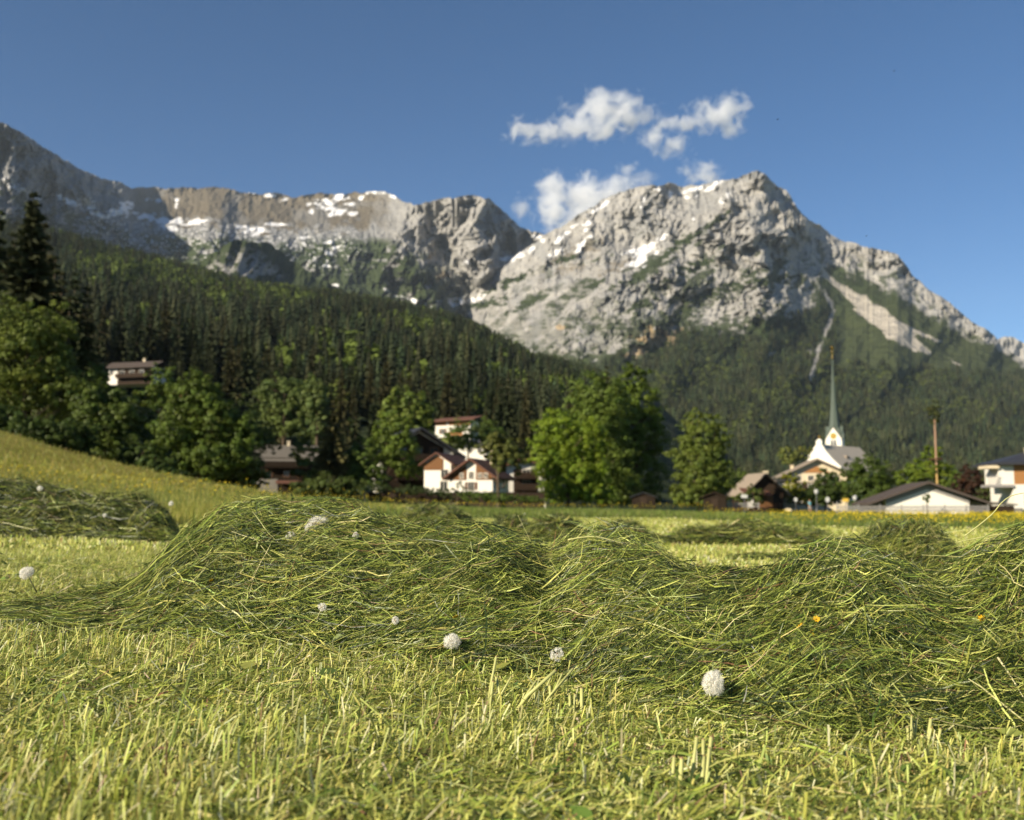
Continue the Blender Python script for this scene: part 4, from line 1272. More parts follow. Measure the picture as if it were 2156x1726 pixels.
rf.add([(-L / 2 - .7, -W / 2 - .8, 2.3), (L / 2 + .7, -W / 2 - .8, 2.3), (L / 2 + .7, W / 2, 3.5), (-L / 2 - .7, W / 2, 3.5), (-L / 2 - .7, -W / 2 - .8, 2.6), (L / 2 + .7, -W / 2 - .8, 2.6), (L / 2 + .7, W / 2, 3.8), (-L / 2 - .7, W / 2, 3.8)], [(3, 2, 1, 0), (4, 5, 6, 7), (0, 1, 5, 4), (1, 2, 6, 5), (2, 3, 7, 6), (3, 0, 4, 7)])
rf.build("roof", M_ROOFDARK, r)
window(r, -0.6, -W / 2, 1.3, 0.8, 1.0)
window(r, 1.6, -W / 2, 1.3, 0.8, 1.0)
chimney(r, 1.2, 0.8, 3.0, 4.4, 0.6)

# small huts by the meadow
r = place("hay_hut", "small brown hut with a sloping roof beside the layered tree", "hut", 1505, 1066, 118, R(-14))
MB().prism(gable_poly(2.6, 1.1, 1.6), -1.2, 1.2).build("wall", M_HUT, r)
roof(r, 2.6, 2.4, 1.1, 1.6, 0.35, M_DARKTIMBER, 0.12)
MB().box(-0.4, 0.4, -1.26, -1.203, 0.0, 0.9).build("door", M_DARKTIMBER, r)
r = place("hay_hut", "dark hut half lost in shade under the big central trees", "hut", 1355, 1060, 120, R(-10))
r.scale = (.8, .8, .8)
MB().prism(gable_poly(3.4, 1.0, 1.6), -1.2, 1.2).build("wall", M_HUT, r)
roof(r, 3.4, 2.4, 1.0, 1.6, 0.35, M_ROOFDARK, 0.12)
MB().box(-0.5, 0.5, -1.26, -1.203, 0.0, 0.9).build("door", M_DARKTIMBER, r)

# dark barn and its neighbours
d = 150
r = place("barn", "black timber barn with a steep pale-edged roof right of the layered tree", "barn", 1594, 1068, d, R(6))
W, D2, HE, HR = 5.6, 6.5, 2.4, 4.9
MB().prism(gable_poly(W, HE, HR), -D2 / 2, D2 / 2).build("wall", M_DARKTIMBER, r)
roof(r, W, D2, HE, HR, 0.9, M_SHINGLE, 0.2)
MB().box(-2.7, -1.7, -D2 / 2 - 0.06, -D2 / 2 - 0.003, 0, 2.2).build("plaster_panel", M_PLASTER, r)
MB().box(-1.0, 1.2, -D2 / 2 - 0.07, -D2 / 2 - 0.003, 0, 2.1).build("door", M_TIMBER, r)
lr = MB()
lr.add([(-3.9, -4.6, 2.2), (0.6, -4.6, 1.7), (0.6, -3.3, 2.3), (-3.9, -3.3, 2.8), (-3.9, -4.6, 2.32), (0.6, -4.6, 1.82), (0.6, -3.3, 2.42), (-3.9, -3.3, 2.92)], [(3, 2, 1, 0), (4, 5, 6, 7), (0, 1, 5, 4), (1, 2, 6, 5), (2, 3, 7, 6), (3, 0, 4, 7)])
lr.build("canopy_roof", M_ROOFRED, r)
r = place("village_house", "low cream house with pale balcony between the barn and the big gabled house", "house", 1638, 1070, 156, R(-10))
MB().prism([(-2.6, 0), (2.6, 0), (2.6, 4.2), (-2.6, 4.2)], -2.5, 2.5).build("wall", M_CREAM, r)
MB().box(-3.1, 3.1, -3.1, 3.0, 4.2, 4.45).build("roof", M_ROOFDARK, r)
balcony(r, -2.4, 2.5, -2.5, 2.55, M_TIN, 1.1, 0.85)
for x in (-1.5, 0.3, 1.8):
    window(r, x, -2.5, 1.3, 0.8, 1.1)
window(r, -0.2, -2.5, 3.5, 1.6, 0.9)
chimney(r, -1.8, 0, 4.45, 5.7, 0.7)

d = 168
r = place("gabled_house", "big cream house with a wide shallow gable roof in front of the church", "house", 1712, 1070, d, R(-8))
W, D2, HE, HR = 9.4, 9.0, 5.7, 7.9
MB().prism(gable_poly(W, HE, HR), -D2 / 2, D2 / 2).build("wall", M_CREAM, r)
MB().prism([(-3.6, 2.2), (4.6, 2.2), (4.6, 4.3), (-3.6, 4.3)], -D2 / 2 - 0.14, -D2 / 2 - 0.003).build("cladding", M_DARKTIMBER, r)
MB().prism([(-2.2, 5.85), (2.2, 5.85), (0, 6.9)], -D2 / 2 - 0.10, -D2 / 2 - 0.003).build("gable_facing", M_OAK, r)
roof(r, W, D2, HE, HR, 1.5, M_SHINGLE, 0.3, 1.0)
balcony(r, -3.6, 4.6, -D2 / 2 - 0.145, 2.3, M_DARKTIMBER)
for x in (-3.0, -1.0, 1.0, 3.0):
    window(r, x, -D2 / 2, 4.95, 0.8, 0.8)
    window(r, x, -D2 / 2 - 0.14, 3.55, 0.9, 0.9)
    window(r, x, -D2 / 2, 1.3, 0.9, 1.1)
chimney(r, -3.2, 1.0, 6.2, 7.2, 0.5)

# church
d = 300
rt = R(-27)
r = place("church", "white church with a tall pointed green copper spire and clock", "church", 1761, 1062, d + 6, rt)
k = (d + 6) / FD


def hz(Y):
    return (1062 - Y) * k


S = 33.0 * k          # tower side
zb, zp = hz(926), hz(901)
tw = MB().box(-S / 2, S / 2, -S / 2, S / 2, 0, zb)
tw.build("tower", M_PLASTER, r)
gb = MB()
for a in range(4):
    c, s_ = round(math.cos(a * math.pi / 2)), round(math.sin(a * math.pi / 2))
    pts = [(-S / 2, -S / 2, zb), (S / 2, -S / 2, zb), (0, -S / 2, zp)]
    pin = [(-S / 2 + .3, -S / 2 + .5, zb), (S / 2 - .3, -S / 2 + .5, zb), (0, -S / 2 + .5, zp - .3)]
    gb.add([(x * c - y * s_, x * s_ + y * c, z) for x, y, z in pts + pin], [(0, 1, 2), (5, 4, 3), (0, 2, 5, 3), (1, 4, 5, 2)])
gb.build("gable", M_PLASTER, r)
# octagonal spire growing out of the four gables
sp = MB()
rings = [(zb + 0.1, 0.52), (zb + 0.55 * (zp - zb), 0.47), (zp, 0.345), (hz(880), 0.275), (hz(850), 0.185), (hz(800), 0.095), (hz(754), 0.028)]
vs, fs = [], []
for i, (z, q) in enumerate(rings):
    for a in range(8):
        an = a * math.pi / 4 + math.pi / 8 * 0
        # gable tips sit on the four axes, valleys on the diagonals
        rad = S * q * (1.0 if a % 2 == 0 else (1.36 if i == 0 else 1.22 if i == 1 else 1.04))
        if a % 2 == 0 and i < 2:
            rad = S * (0.30 if i == 0 else 0.36)
        vs.append((rad * math.cos(an), rad * math.sin(an), z))
for i in range(len(rings) - 1):
    for a in range(8):
        fs.append((i * 8 + a, i * 8 + (a + 1) % 8, i * 8 + 8 + (a + 1) % 8, i * 8 + 8 + a))
fs.append(tuple(range(len(vs) - 8, len(vs))))
sp.add(vs, fs)
spire = sp.build("spire", M_COPPER, r)
# copper verge strips over the gables
vg = MB()
for a in range(4):
    c, s_ = round(math.cos(a * math.pi / 2)), round(math.sin(a * math.pi / 2))
    for sx in (-1, 1):
        q = [(sx * (S / 2 + .15), -S / 2 - .12, zb - .2), (0, -S / 2 - .12, zp + .25), (0, -S / 2 + .9, zp + .25), (sx * (S / 2 - .3), -S / 2 + .9, zb - .2),
             (sx * (S / 2 + .15), -S / 2 - .12, zb - .02), (0, -S / 2 - .12, zp + .45), (0, -S / 2 + .9, zp + .45), (sx * (S / 2 - .3), -S / 2 + .9, zb - .02)]
        vg.add([(x * c - y * s_, x * s_ + y * c, z) for x, y, z in q], [(0, 1, 2, 3), (7, 6, 5, 4), (0, 4, 5, 1), (1, 5, 6, 2), (2, 6, 7, 3), (3, 7, 4, 0)])
vg.build("verge", M_COPPER, r)
MB().tube([(0, 0, hz(756)), (0, 0, hz(727))], [0.09, 0.05], 6).build("finial_rod", M_GOLD, r)
for Y, q in ((741, 0.42), (730, 0.62)):
    MB().lathe([(0.02, -q), (q * .7, -q * .7), (q, 0), (q * .7, q * .7), (0.02, q)], 10, (0, 0, hz(Y))).build("finial_ball", M_GOLD, r)
for a in range(4):
    c, s_ = math.cos(a * math.pi / 2), math.sin(a * math.pi / 2)
    ck = MB()
    n = 20
    ring = [(0.95 * math.cos(2 * math.pi * i / n), 0.95 * math.sin(2 * math.pi * i / n)) for i in range(n)]
    zc = hz(919)
    vs = [(x * c + (S / 2 + .01) * s_, x * s_ - (S / 2 + .01) * c, zc + z) for x, z in ring] + [(x * c + (S / 2 + .08) * s_, x * s_ - (S / 2 + .08) * c, zc + z) for x, z in ring]
    ck.add(vs, [tuple(range(n, 2 * n))] + [(i, (i + 1) % n, (i + 1) % n + n, i + n) for i in range(n)])
    ck.build("clock_face", M_GOLD, r)
    sl = MB()
    for xx in (-0.45, 0.45):
        q = [(xx - .3, hz(939)), (xx + .3, hz(939)), (xx + .3, hz(929)), (xx, hz(926.5)), (xx - .3, hz(929))]
        vs = [(x * c + (S / 2 + .01) * s_, x * s_ - (S / 2 + .01) * c, z) for x, z in q] + [(x * c + (S / 2 + .07) * s_, x * s_ - (S / 2 + .07) * c, z) for x, z in q]
        sl.add(vs, [(5, 6, 7, 8, 9)] + [(i, (i + 1) % 5, (i + 1) % 5 + 5, i + 5) for i in range(5)])
    sl.build("belfry_window", M_GLASS, r)
# nave in front of the tower, its ridge running back to the right
dn = 286
pn = at(1727, 1062, dn)
nv = MB()
kk = dn / FD
Wn, Ln = 92 * kk, 24.0
hn_r, hn_e = (1062 - 938) * kk, (1062 - 988) * kk
RN = Matrix.Rotation(R(-46), 4, 'Z')
inv = r.matrix_basis.inverted() if False else (Matrix.Translation(r.location) @ Matrix.Rotation(rt, 4, 'Z')).inverted()


def nave(v):
    q = Matrix.Translation(Vector(pn)) @ RN @ Vector(v)
    return tuple(inv @ q)


def add_prism(b, poly, y0, y1):
    n = len(poly)
    vs = [nave((x, y0, z)) for x, z in poly] + [nave((x, y1, z)) for x, z in poly]
    b.add(vs, [tuple(range(n)), tuple(range(2 * n - 1, n - 1, -1))] + [(i, i + n, (i + 1) % n + n, (i + 1) % n) for i in range(n)])
    return b


add_prism(MB(), gable_poly(Wn, hn_e, hn_r), 0.4, Ln).build("nave_wall", M_PLASTER, r)
kn = (hn_r - hn_e) / (Wn / 2)
e = Wn / 2 + 0.7
add_prism(MB(), [(-e, hn_r - kn * e + .03), (0, hn_r + .03), (e, hn_r - kn * e + .03), (e, hn_r - kn * e + .4), (0, hn_r + .4), (-e, hn_r - kn * e + .4)], 0.75, Ln + .6).build("nave_roof", M_NAVE, r)
# stepped, curved front gable
fg = [(-Wn / 2 - .3, 0), (Wn / 2 + .3, 0), (Wn / 2 + .3, hn_e + .5), (Wn * .33, hn_e + (hn_r - hn_e) * .40), (Wn * .16, hn_r - kn * Wn * .16 + .6), (0.9, hn_r + .2), (0.9, hn_r + 1.3), (0.0, hn_r + 2.0), (-0.9, hn_r + 1.3), (-0.9, hn_r + .2), (-Wn * .16, hn_r - kn * Wn * .16 + 1.2), (-Wn * .16 - .8, hn_r - kn * Wn * .2 + 1.0), (-Wn * .33, hn_e + (hn_r - hn_e) * .42), (-Wn / 2 - .3, hn_e + .5)]
add_prism(MB(), fg, 0.0, 0.72).build("front_gable", M_PLASTER, r)
cn = nave((0, 0.3, hn_r + 2.0))
MB().lathe([(0.02, 0), (.45, .35), (.5, .6), (.3, 1.0), (.02, 1.1)], 10, cn).build("gable_ball", M_GOLD, r)
for x in (-2.4, 0, 2.4):
    q = [(x - .45, hn_e * .45), (x + .45, hn_e * .45), (x + .45, hn_e * .85), (x, hn_e * .98), (x - .45, hn_e * .85)]
    add_prism(MB(), q, -0.06, -0.003).build("nave_window", M_GLASS, r)
dm = MB()
add_prism(dm, [(Wn * .2, hn_r - kn * Wn * .2 + .2), (Wn * .30, hn_r - kn * Wn * .30 + .2), (Wn * .30, hn_r - kn * Wn * .22 + .2)], 9, 10.6)
dm.build("roof_dormer", M_SHINGLE, r)

# long low house on the right
d = 118
r = place("long_house", "long low white house with a wide brown gable roof behind the picket fence", "house", 1934, 1077, d, R(-9))
W, D2, HE, HR = 9.0, 10.0, 1.55, 3.2
MB().prism(gable_poly(W, HE, HR), -D2 / 2 + 0.9, D2 / 2).build("wall", M_PLASTER, r)
MB().prism([(-W / 2 - 1.3, 0), (-W / 2 - .004, 0), (-W / 2 - .004, 1.25), (-W / 2 - 1.3, .9)], -2.6, D2 / 2).build("side_wing", M_STONE, r)
MB().prism([(W / 2 + .004, 0), (W / 2 + 2.3, 0), (W / 2 + 2.3, .95), (W / 2 + .004, 1.45)], -2.2, D2 / 2).build("side_wing", M_CREAM, r)
roof(r, W, D2, HE, HR, 2.2, M_ROOFBROWN, 0.26, 0.2)
gable_shade = MB()
for sx in (-1, 1):
    pts = [(0.0, HR - 0.02), (0.0, HR - 0.62), (sx * (W / 2), HE - 0.6), (sx * (W / 2), HE - 0.02)]
    gable_shade.prism(pts if sx < 0 else pts[::-1], -D2 / 2 + 0.84, -D2 / 2 + 0.897)
gable_shade.build("gable_facing", M_RAIL, r)  # grey strip under the roof edge, the overhang's shade put into its colour
window(r, W / 2 + 2.3, -1.2, .55, 1.0, .5, 'r')
window(r, -W / 2 - 1.3, 0.2, .5, 1.0, .5, 'l')
r = place("garden_shed", "low dark lean-to with a flat roof right of the long white house", "shed", 2075, 1078, 116, R(-4))
MB().box(-3.2, 2.6, -1.4, 1.6, 0, 0.75).build("wall", M_DARKTIMBER, r)
rfm = MB()
rfm.add([(-3.6, -1.8, 1.35), (2.9, -1.8, .78), (2.9, 2, .78), (-3.6, 2, 1.35), (-3.6, -1.8, 1.5), (2.9, -1.8, .93), (2.9, 2, .93), (-3.6, 2, 1.5)], [(3, 2, 1, 0), (4, 5, 6, 7), (0, 1, 5, 4), (1, 2, 6, 5), (2, 3, 7, 6), (3, 0, 4, 7)])
rfm.build("roof", M_ROOFGREY, r)
MB().box(-3.0, -1.9, -1.46, -1.403, 0.05, .6).build("door", M_OAK, r)

# modern house at the right edge
d = 124
k = d / FD
r = place("modern_house", "modern white house with oak panel, balcony and dark hip roof at the right edge", "house", 2150, 1072, d, R(-7))
z1, z2 = (1072 - 1021) * k, (1072 - 981) * k
MB().box(-1.9, 8.0, -3, 5, 0, z1).build("ground_floor", M_PLASTER, r)
MB().box(-1.75, 8.0, -2.9, 5, z1, z2).build("upper_floor", M_OAK, r)
MB().box(-3.5, -1.757, -2.9, 2.0, z1, z2 - 0.05).build("stair_tower", M_PLASTER, r)
MB().box(-4.9, -1.91, -3.3, -0.6, z1 - .35, z1 - .02).build("balcony_slab", M_RAIL, r)
rl = MB()
for i in range(9):
    rl.box(-4.85 + i * .15, -4.82 + i * .15, -3.28, -3.24, z1 - .02, z1 + 1.0)
rl.box(-4.9, -3.51, -3.29, -3.23, z1 + 1.0, z1 + 1.06)
rl.build("balcony_railing", M_RAIL, r)
MB().box(-4.9, -3.51, -3.3, 0.0, z2 - .42, z2 - .06).build("canopy_slab", M_CREAM, r)
rh = MB()
rh.add([(-3.8, -4.0, z2), (9, -4.0, z2), (9, 6, z2), (-3.8, 6, z2), (-3.8, -4, z2 + .28), (9, -4, z2 + .28), (9, 6, z2 + .28), (-3.8, 6, z2 + .28), (1.2, 1, z2 + 1.75), (5, 1, z2 + 1.75)], [(3, 2, 1, 0), (0, 1, 5, 4), (1, 2, 6, 5), (2, 3, 7, 6), (3, 0, 4, 7), (4, 5, 9, 8), (5, 6, 9), (6, 7, 8, 9), (7, 4, 8)])
rh.build("roof", M_ROOFDARK, r)
chimney(r, 1.2, 0.2, z2 + 1.2, z2 + 2.1, .7)
window(r, 0.2, -2.9, (z1 + z2) / 2, 1.0, 1.2)
window(r, -0.1, -3.0, z1 * .42, 1.2, 1.1)
window(r, 2.8, -3.0, z1 * .42, 1.2, 1.1)

# picket fence
r = place("picket_fence", "grey picket fence in front of the long white house", "fence", 1920, 1079, 111, R(-3))
for i in range(8):
    x = -8.2 + i * 2.35
    MB().box(x - .05, x + .05, -.05, .05, -.2, .86).lathe([(.075, .86), (.02, .93)], 6, (x, 0, 0)).build("post", M_RAIL, r)
pk = MB()
for i in range(118):
    x = -8.1 + i * .14
    pk.box(x - .032, x + .032, -.085, -.062, .05, .74)
    pk.add([(x - .032, -.085, .74), (x + .032, -.085, .74), (x, -.085, .80), (x - .032, -.062, .74), (x + .032, -.062, .74), (x, -.062, .80)], [(0, 1, 2), (5, 4, 3), (1, 4, 5, 2), (0, 2, 5, 3)])
pk.build("pickets", M_RAIL, r)
for z in (.2, .58):
    MB().box(-8.2, 8.25, -.06, -.052, z, z + .08).build("rail", M_RAIL, r)
r = place("rail_fence", "low grey wooden rail fence right of the small brown hut", "fence", 1560, 1071, 120, R(-2))
for i in range(4):
    MB().box(-1.9 + i * 1.3, -1.8 + i * 1.3, -.05, .05, -.1, .75).build("post", M_RAIL, r)
for z in (.25, .55):
    MB().box(-2.0, 2.2, -.09, -.055, z, z + .12).build("rail", M_RAIL, r)
for X0, X1, lab in ((2080, 2150, "dark low wall in front of the modern house"),):
    r = place("garden_wall", lab, "wall", (X0 + X1) / 2, 1080 if X0 > 2000 else 1073, 119, R(-3))
    L = (X1 - X0) * 119 / FD
    MB().box(-L / 2, L / 2, -.15, .15, -.2, .5).box(-L / 2 - .05, L / 2 + .05, -.2, .2, .5, .58).build("wall", M_STONE, r)

# maypole
d = 176
k = d / FD
r = place("maypole", "tall striped maypole with wreath and small green treetop", "maypole", 1974, 1060, d)
H = (1060 - 884) * k
MB().tube([(0, 0, -.5), (0, 0, H * .45)], [.2, .18], 12).build("pole", mat("peeled_spruce", (0.42, 0.27, 0.10), 0.6, 0.2, 3.0, 0.3), r)
up = MB()
up.tube([(0, 0, H * .45), (0, 0, H)], [.18, .15], 12)
mp = bpy.data.materials.new("banded_pole")
mp.use_nodes = True
t_ = mp.node_tree
tc_ = t_.nodes.new("ShaderNodeTexCoord")
wv = t_.nodes.new("ShaderNodeTexWave")
wv.bands_direction = 'Z'
wv.inputs["Scale"].default_value = 1.3
wv.inputs["Distortion"].default_value = 1.5
cr_ = t_.nodes.new("ShaderNodeValToRGB")
cr_.color_ramp.elements[0].color = (0.27, 0.13, 0.09, 1)
cr_.color_ramp.elements[1].color = (0.38, 0.25, 0.14, 1)
t_.links.new(tc_.outputs["Object"], wv.inputs["Vector"])
t_.links.new(wv.outputs["Fac"], cr_.inputs[0])
t_.links.new(cr_.outputs[0], t_.nodes["Principled BSDF"].inputs["Base Color"])
up.build("garland", mp, r)
wr = MB()
zc = (1060 - 967) * k
for i in range(16):
    a0, a1 = i * math.pi / 8, (i + 1) * math.pi / 8
    wr.tube([(1.0 * math.cos(a0), 1.0 * math.sin(a0), zc), (1.0 * math.cos(a1), 1.0 * math.sin(a1), zc)], .14, 6)
for a0 in (0, math.pi / 2):
    wr.tube([(-math.cos(a0), -math.sin(a0), zc), (math.cos(a0), math.sin(a0), zc)], .05, 6)
wr.build("wreath", mat("wreath_fir", (0.09, 0.045, 0.03), 0.8, 0.3, 6.0, 0.1), r)
tl = [(0, 0, .4, .75, .75, .9), (.2, 0, 1.6, 1.0, 1.0, 1.0), (-.3, .1, 2.2, .95, .95, .9), (.1, 0, 3.2, .7, .7, .8)]
link("treetop", leaf_crown(tl, 1500, .16, 77, (0.040, 0.048, 0.018), .3), r, loc=(0, 0, H - .5))


def lamp(label, X, Ytop, d):
    b = at(X, 1072, d)
    gz = float(ground_z(b[0], b[1]))
    H = float(at(X, Ytop, d)[2]) - gz
    r = link("street_lamp", None, label=label, cat="street lamp", group="street lamps along the village road", loc=(b[0], b[1], gz))
    MB().lathe([(.14, 0), (.12, .5), (.06, .6), (.05, H - .6), (.09, H - .5)], 10).build("pole", M_METAL, r)
    g = MB().lathe([(.12, H - .5), (.26, H - .28), (.28, H - .08), (.16, H + .1), (.03, H + .16)], 12).build("lamp_globe", M_LAMP, r, smooth=True)
    MB().lathe([(.32, H - .02), (.30, H + .06), (.05, H + .22)], 12).build("lamp_cap", M_SIGN, g)


lamp("street lamp with white globe behind the walker", 1719, 1033, 136)
lamp("street lamp with white globe at the left end of the picket fence", 1800, 1046, 128)


def sign(label, X, Y0, Y1, wpx, d, m, shape='board'):
    b = at(X, 1075, d)
    gz = float(ground_z(b[0], b[1]))
    z0, z1 = float(at(X, Y1, d)[2]) - gz, float(at(X, Y0, d)[2]) - gz
    w_ = wpx * d / FD / 2
    r = link("road_sign", None, label=label, cat="sign", loc=(b[0], b[1], gz), rotz=R(-12))
    MB().tube([(0, 0, 0), (0, 0, z1)], .04, 8).build("post", M_METAL, r)
    if shape == 'disc':
        n, zc, q = 18, (z0 + z1) / 2, (z1 - z0) / 2
        ring = [(q * .8 * math.cos(2 * math.pi * i / n), zc + q * math.sin(2 * math.pi * i / n)) for i in range(n)]
        MB().prism(ring, -.09, -.045).build("sign_face", m, r)
    else:
        MB().box(-w_, w_, -.09, -.045, z0, z1).build("sign_face", m, r)


sign("small white sign board on a post left of the barn foot", 1567, 1041, 1048, 13, 112, M_SIGN)
sign("round white sign on a post right of the walker", 1742, 1046, 1057, 10, 124, M_SIGN, 'disc')
sign("yellow hiking sign on a post near the round white sign", 1780, 1049, 1056, 12, 112, M_YSIGN)
sign("round white board among bushes under the cream gabled house", 1675, 1047, 1056, 8, 134, M_SIGN, 'disc')

# walker on the road
d = 140
b = at(1704, 1060, d)
gz = float(ground_z(b[0], d))
pr = link("person", None, label="person in a light blue top walking at the meadow's edge", cat="person", loc=(b[0], d, gz), rotz=R(20))


def skin(name, vs, es, m, parent, sub=2):
    me = bpy.data.meshes.new(name)
    me.from_pydata([v[:3] for v in vs], es, [])
    me.materials.append(m)
    o = link(name, me, parent)
    md = o.modifiers.new("skin", 'SKIN')
    md.use_smooth_shade = True
    sv = me.skin_vertices[0].data
    for i, v in enumerate(vs):
        q = v[3] if isinstance(v[3], tuple) else (v[3], v[3])
        sv[i].radius = q
        sv[i].use_root = i == 0
    o.modifiers.new("smooth", 'SUBSURF').levels = sub
    o.modifiers["smooth"].render_levels = sub
    return o


M_SKIN = mat("skin", (0.48, 0.25, 0.16), 0.55, 0.06, 6.0, 0.3)
M_SHIRT = mat("light_blue_cloth", (0.12, 0.50, 0.62), 0.8, 0.1, 8.0, 0.2)
M_SHORTS = mat("pale_trousers", (0.45, 0.42, 0.38), 0.8, 0.1, 8.0, 0.2)
M_HAIR = mat("fair_hair", (0.35, 0.22, 0.10), 0.6, 0.2, 20.0, 0.3)
M_SHOE = mat("shoe", (0.2, 0.2, 0.22), 0.6, 0.1, 8.0, 0.3)
skin("body", [(0, 0, .92, (.15, .10)), (0, 0, 1.12, (.13, .09)), (0, 0, 1.32, (.17, .11)), (0, 0, 1.45, (.08, .07)), (0, 0, 1.52, .055), (0, -.02, 1.60, (.072, .085)), (0, -.02, 1.68, (.07, .085)), (0, -.01, 1.74, (.045, .055)),
              (.19, 0, 1.40, .055), (.25, .06, 1.13, .042), (.26, .0, .90, .032), (.26, -.05, .80, (.04, .02)),
              (-.19, 0, 1.40, .055), (-.25, -.07, 1.13, .042), (-.24, -.22, .93, .032), (-.23, -.28, .86, (.04, .02)),
              (.09, -.02, .80, .085), (.10, -.10, .48, .058), (.10, -.02, .10, .04), (.10, -.12, .04, .04),
              (-.09, .02, .80, .085), (-.10, .02, .48, .058), (-.10, .20, .12, .04), (-.10, .12, .04, .04)],
     [(0, 1), (1, 2), (2, 3), (3, 4), (4, 5), (5, 6), (6, 7), (3, 8), (8, 9), (9, 10), (10, 11), (3, 12), (12, 13), (13, 14), (14, 15), (0, 16), (16, 17), (17, 18), (18, 19), (0, 20), (20, 21), (21, 22), (22, 23)], M_SKIN, pr)
skin("shirt", [(0, 0, .86, (.175, .125)), (0, 0, 1.12, (.15, .11)), (0, 0, 1.32, (.19, .13)), (0, 0, 1.43, (.10, .09)), (.19, 0, 1.40, .075), (.235, .04, 1.22, .062), (-.19, 0, 1.40, .075), (-.235, -.05, 1.22, .062)],
     [(0, 1), (1, 2), (2, 3), (3, 4), (4, 5), (3, 6), (6, 7)], M_SHIRT, pr)
skin("shorts", [(0, 0, .90, (.165, .115)), (.09, -.02, .78, .10), (.10, -.09, .52, .082), (-.09, .02, .78, .10), (-.10, .02, .52, .082)], [(0, 1), (1, 2), (0, 3), (3, 4)], M_SHORTS, pr)
skin("hair", [(0, .02, 1.76, (.07, .075)), (0, .05, 1.69, (.078, .07)), (0, .05, 1.60, (.06, .05))], [(0, 1), (1, 2)], M_HAIR, pr)
for x, y in ((.10, -.08), (-.10, .16)):
    MB().lathe([(.05, 0), (.055, .04), (.04, .09), (.02, .1)], 8, (x, y, 0)).build("shoe", M_SHOE, pr)
# ---------------------------------------------------------------- the mown field
SIDE = np.array([1.0, 0.0, 0.0])


def pick(r, n, table):
    """random colours from (weight, rgb) with a little spread"""
    wts = np.array([t[0] for t in table], float)
    cols = np.array([t[1] for t in table], float)
    k = r.choice(len(cols), n, p=wts / wts.sum())
    c = cols[k] * r.uniform(0.75, 1.25, (n, 1)) * (1 + r.normal(0, 0.06, (n, 3)))
    return np.clip(c, 0.006, 0.8)


HAY_COL = [(40, (0.030, 0.048, 0.012)), (24, (0.125, 0.17, 0.031)), (23, (0.35, 0.40, 0.072)), (11, (0.60, 0.61, 0.16)), (3, (0.70, 0.64, 0.30)), (3, (0.22, 0.125, 0.06))]  # darkest strands also hold the shade of the gaps in their colour
STUB_COL = [(28, (0.40, 0.43, 0.088)), (34, (0.58, 0.58, 0.165)), (12, (0.20, 0.24, 0.05)), (18, (0.68, 0.65, 0.26)), (8, (0.72, 0.67, 0.40)), (3, (0.26, 0.15, 0.08))]


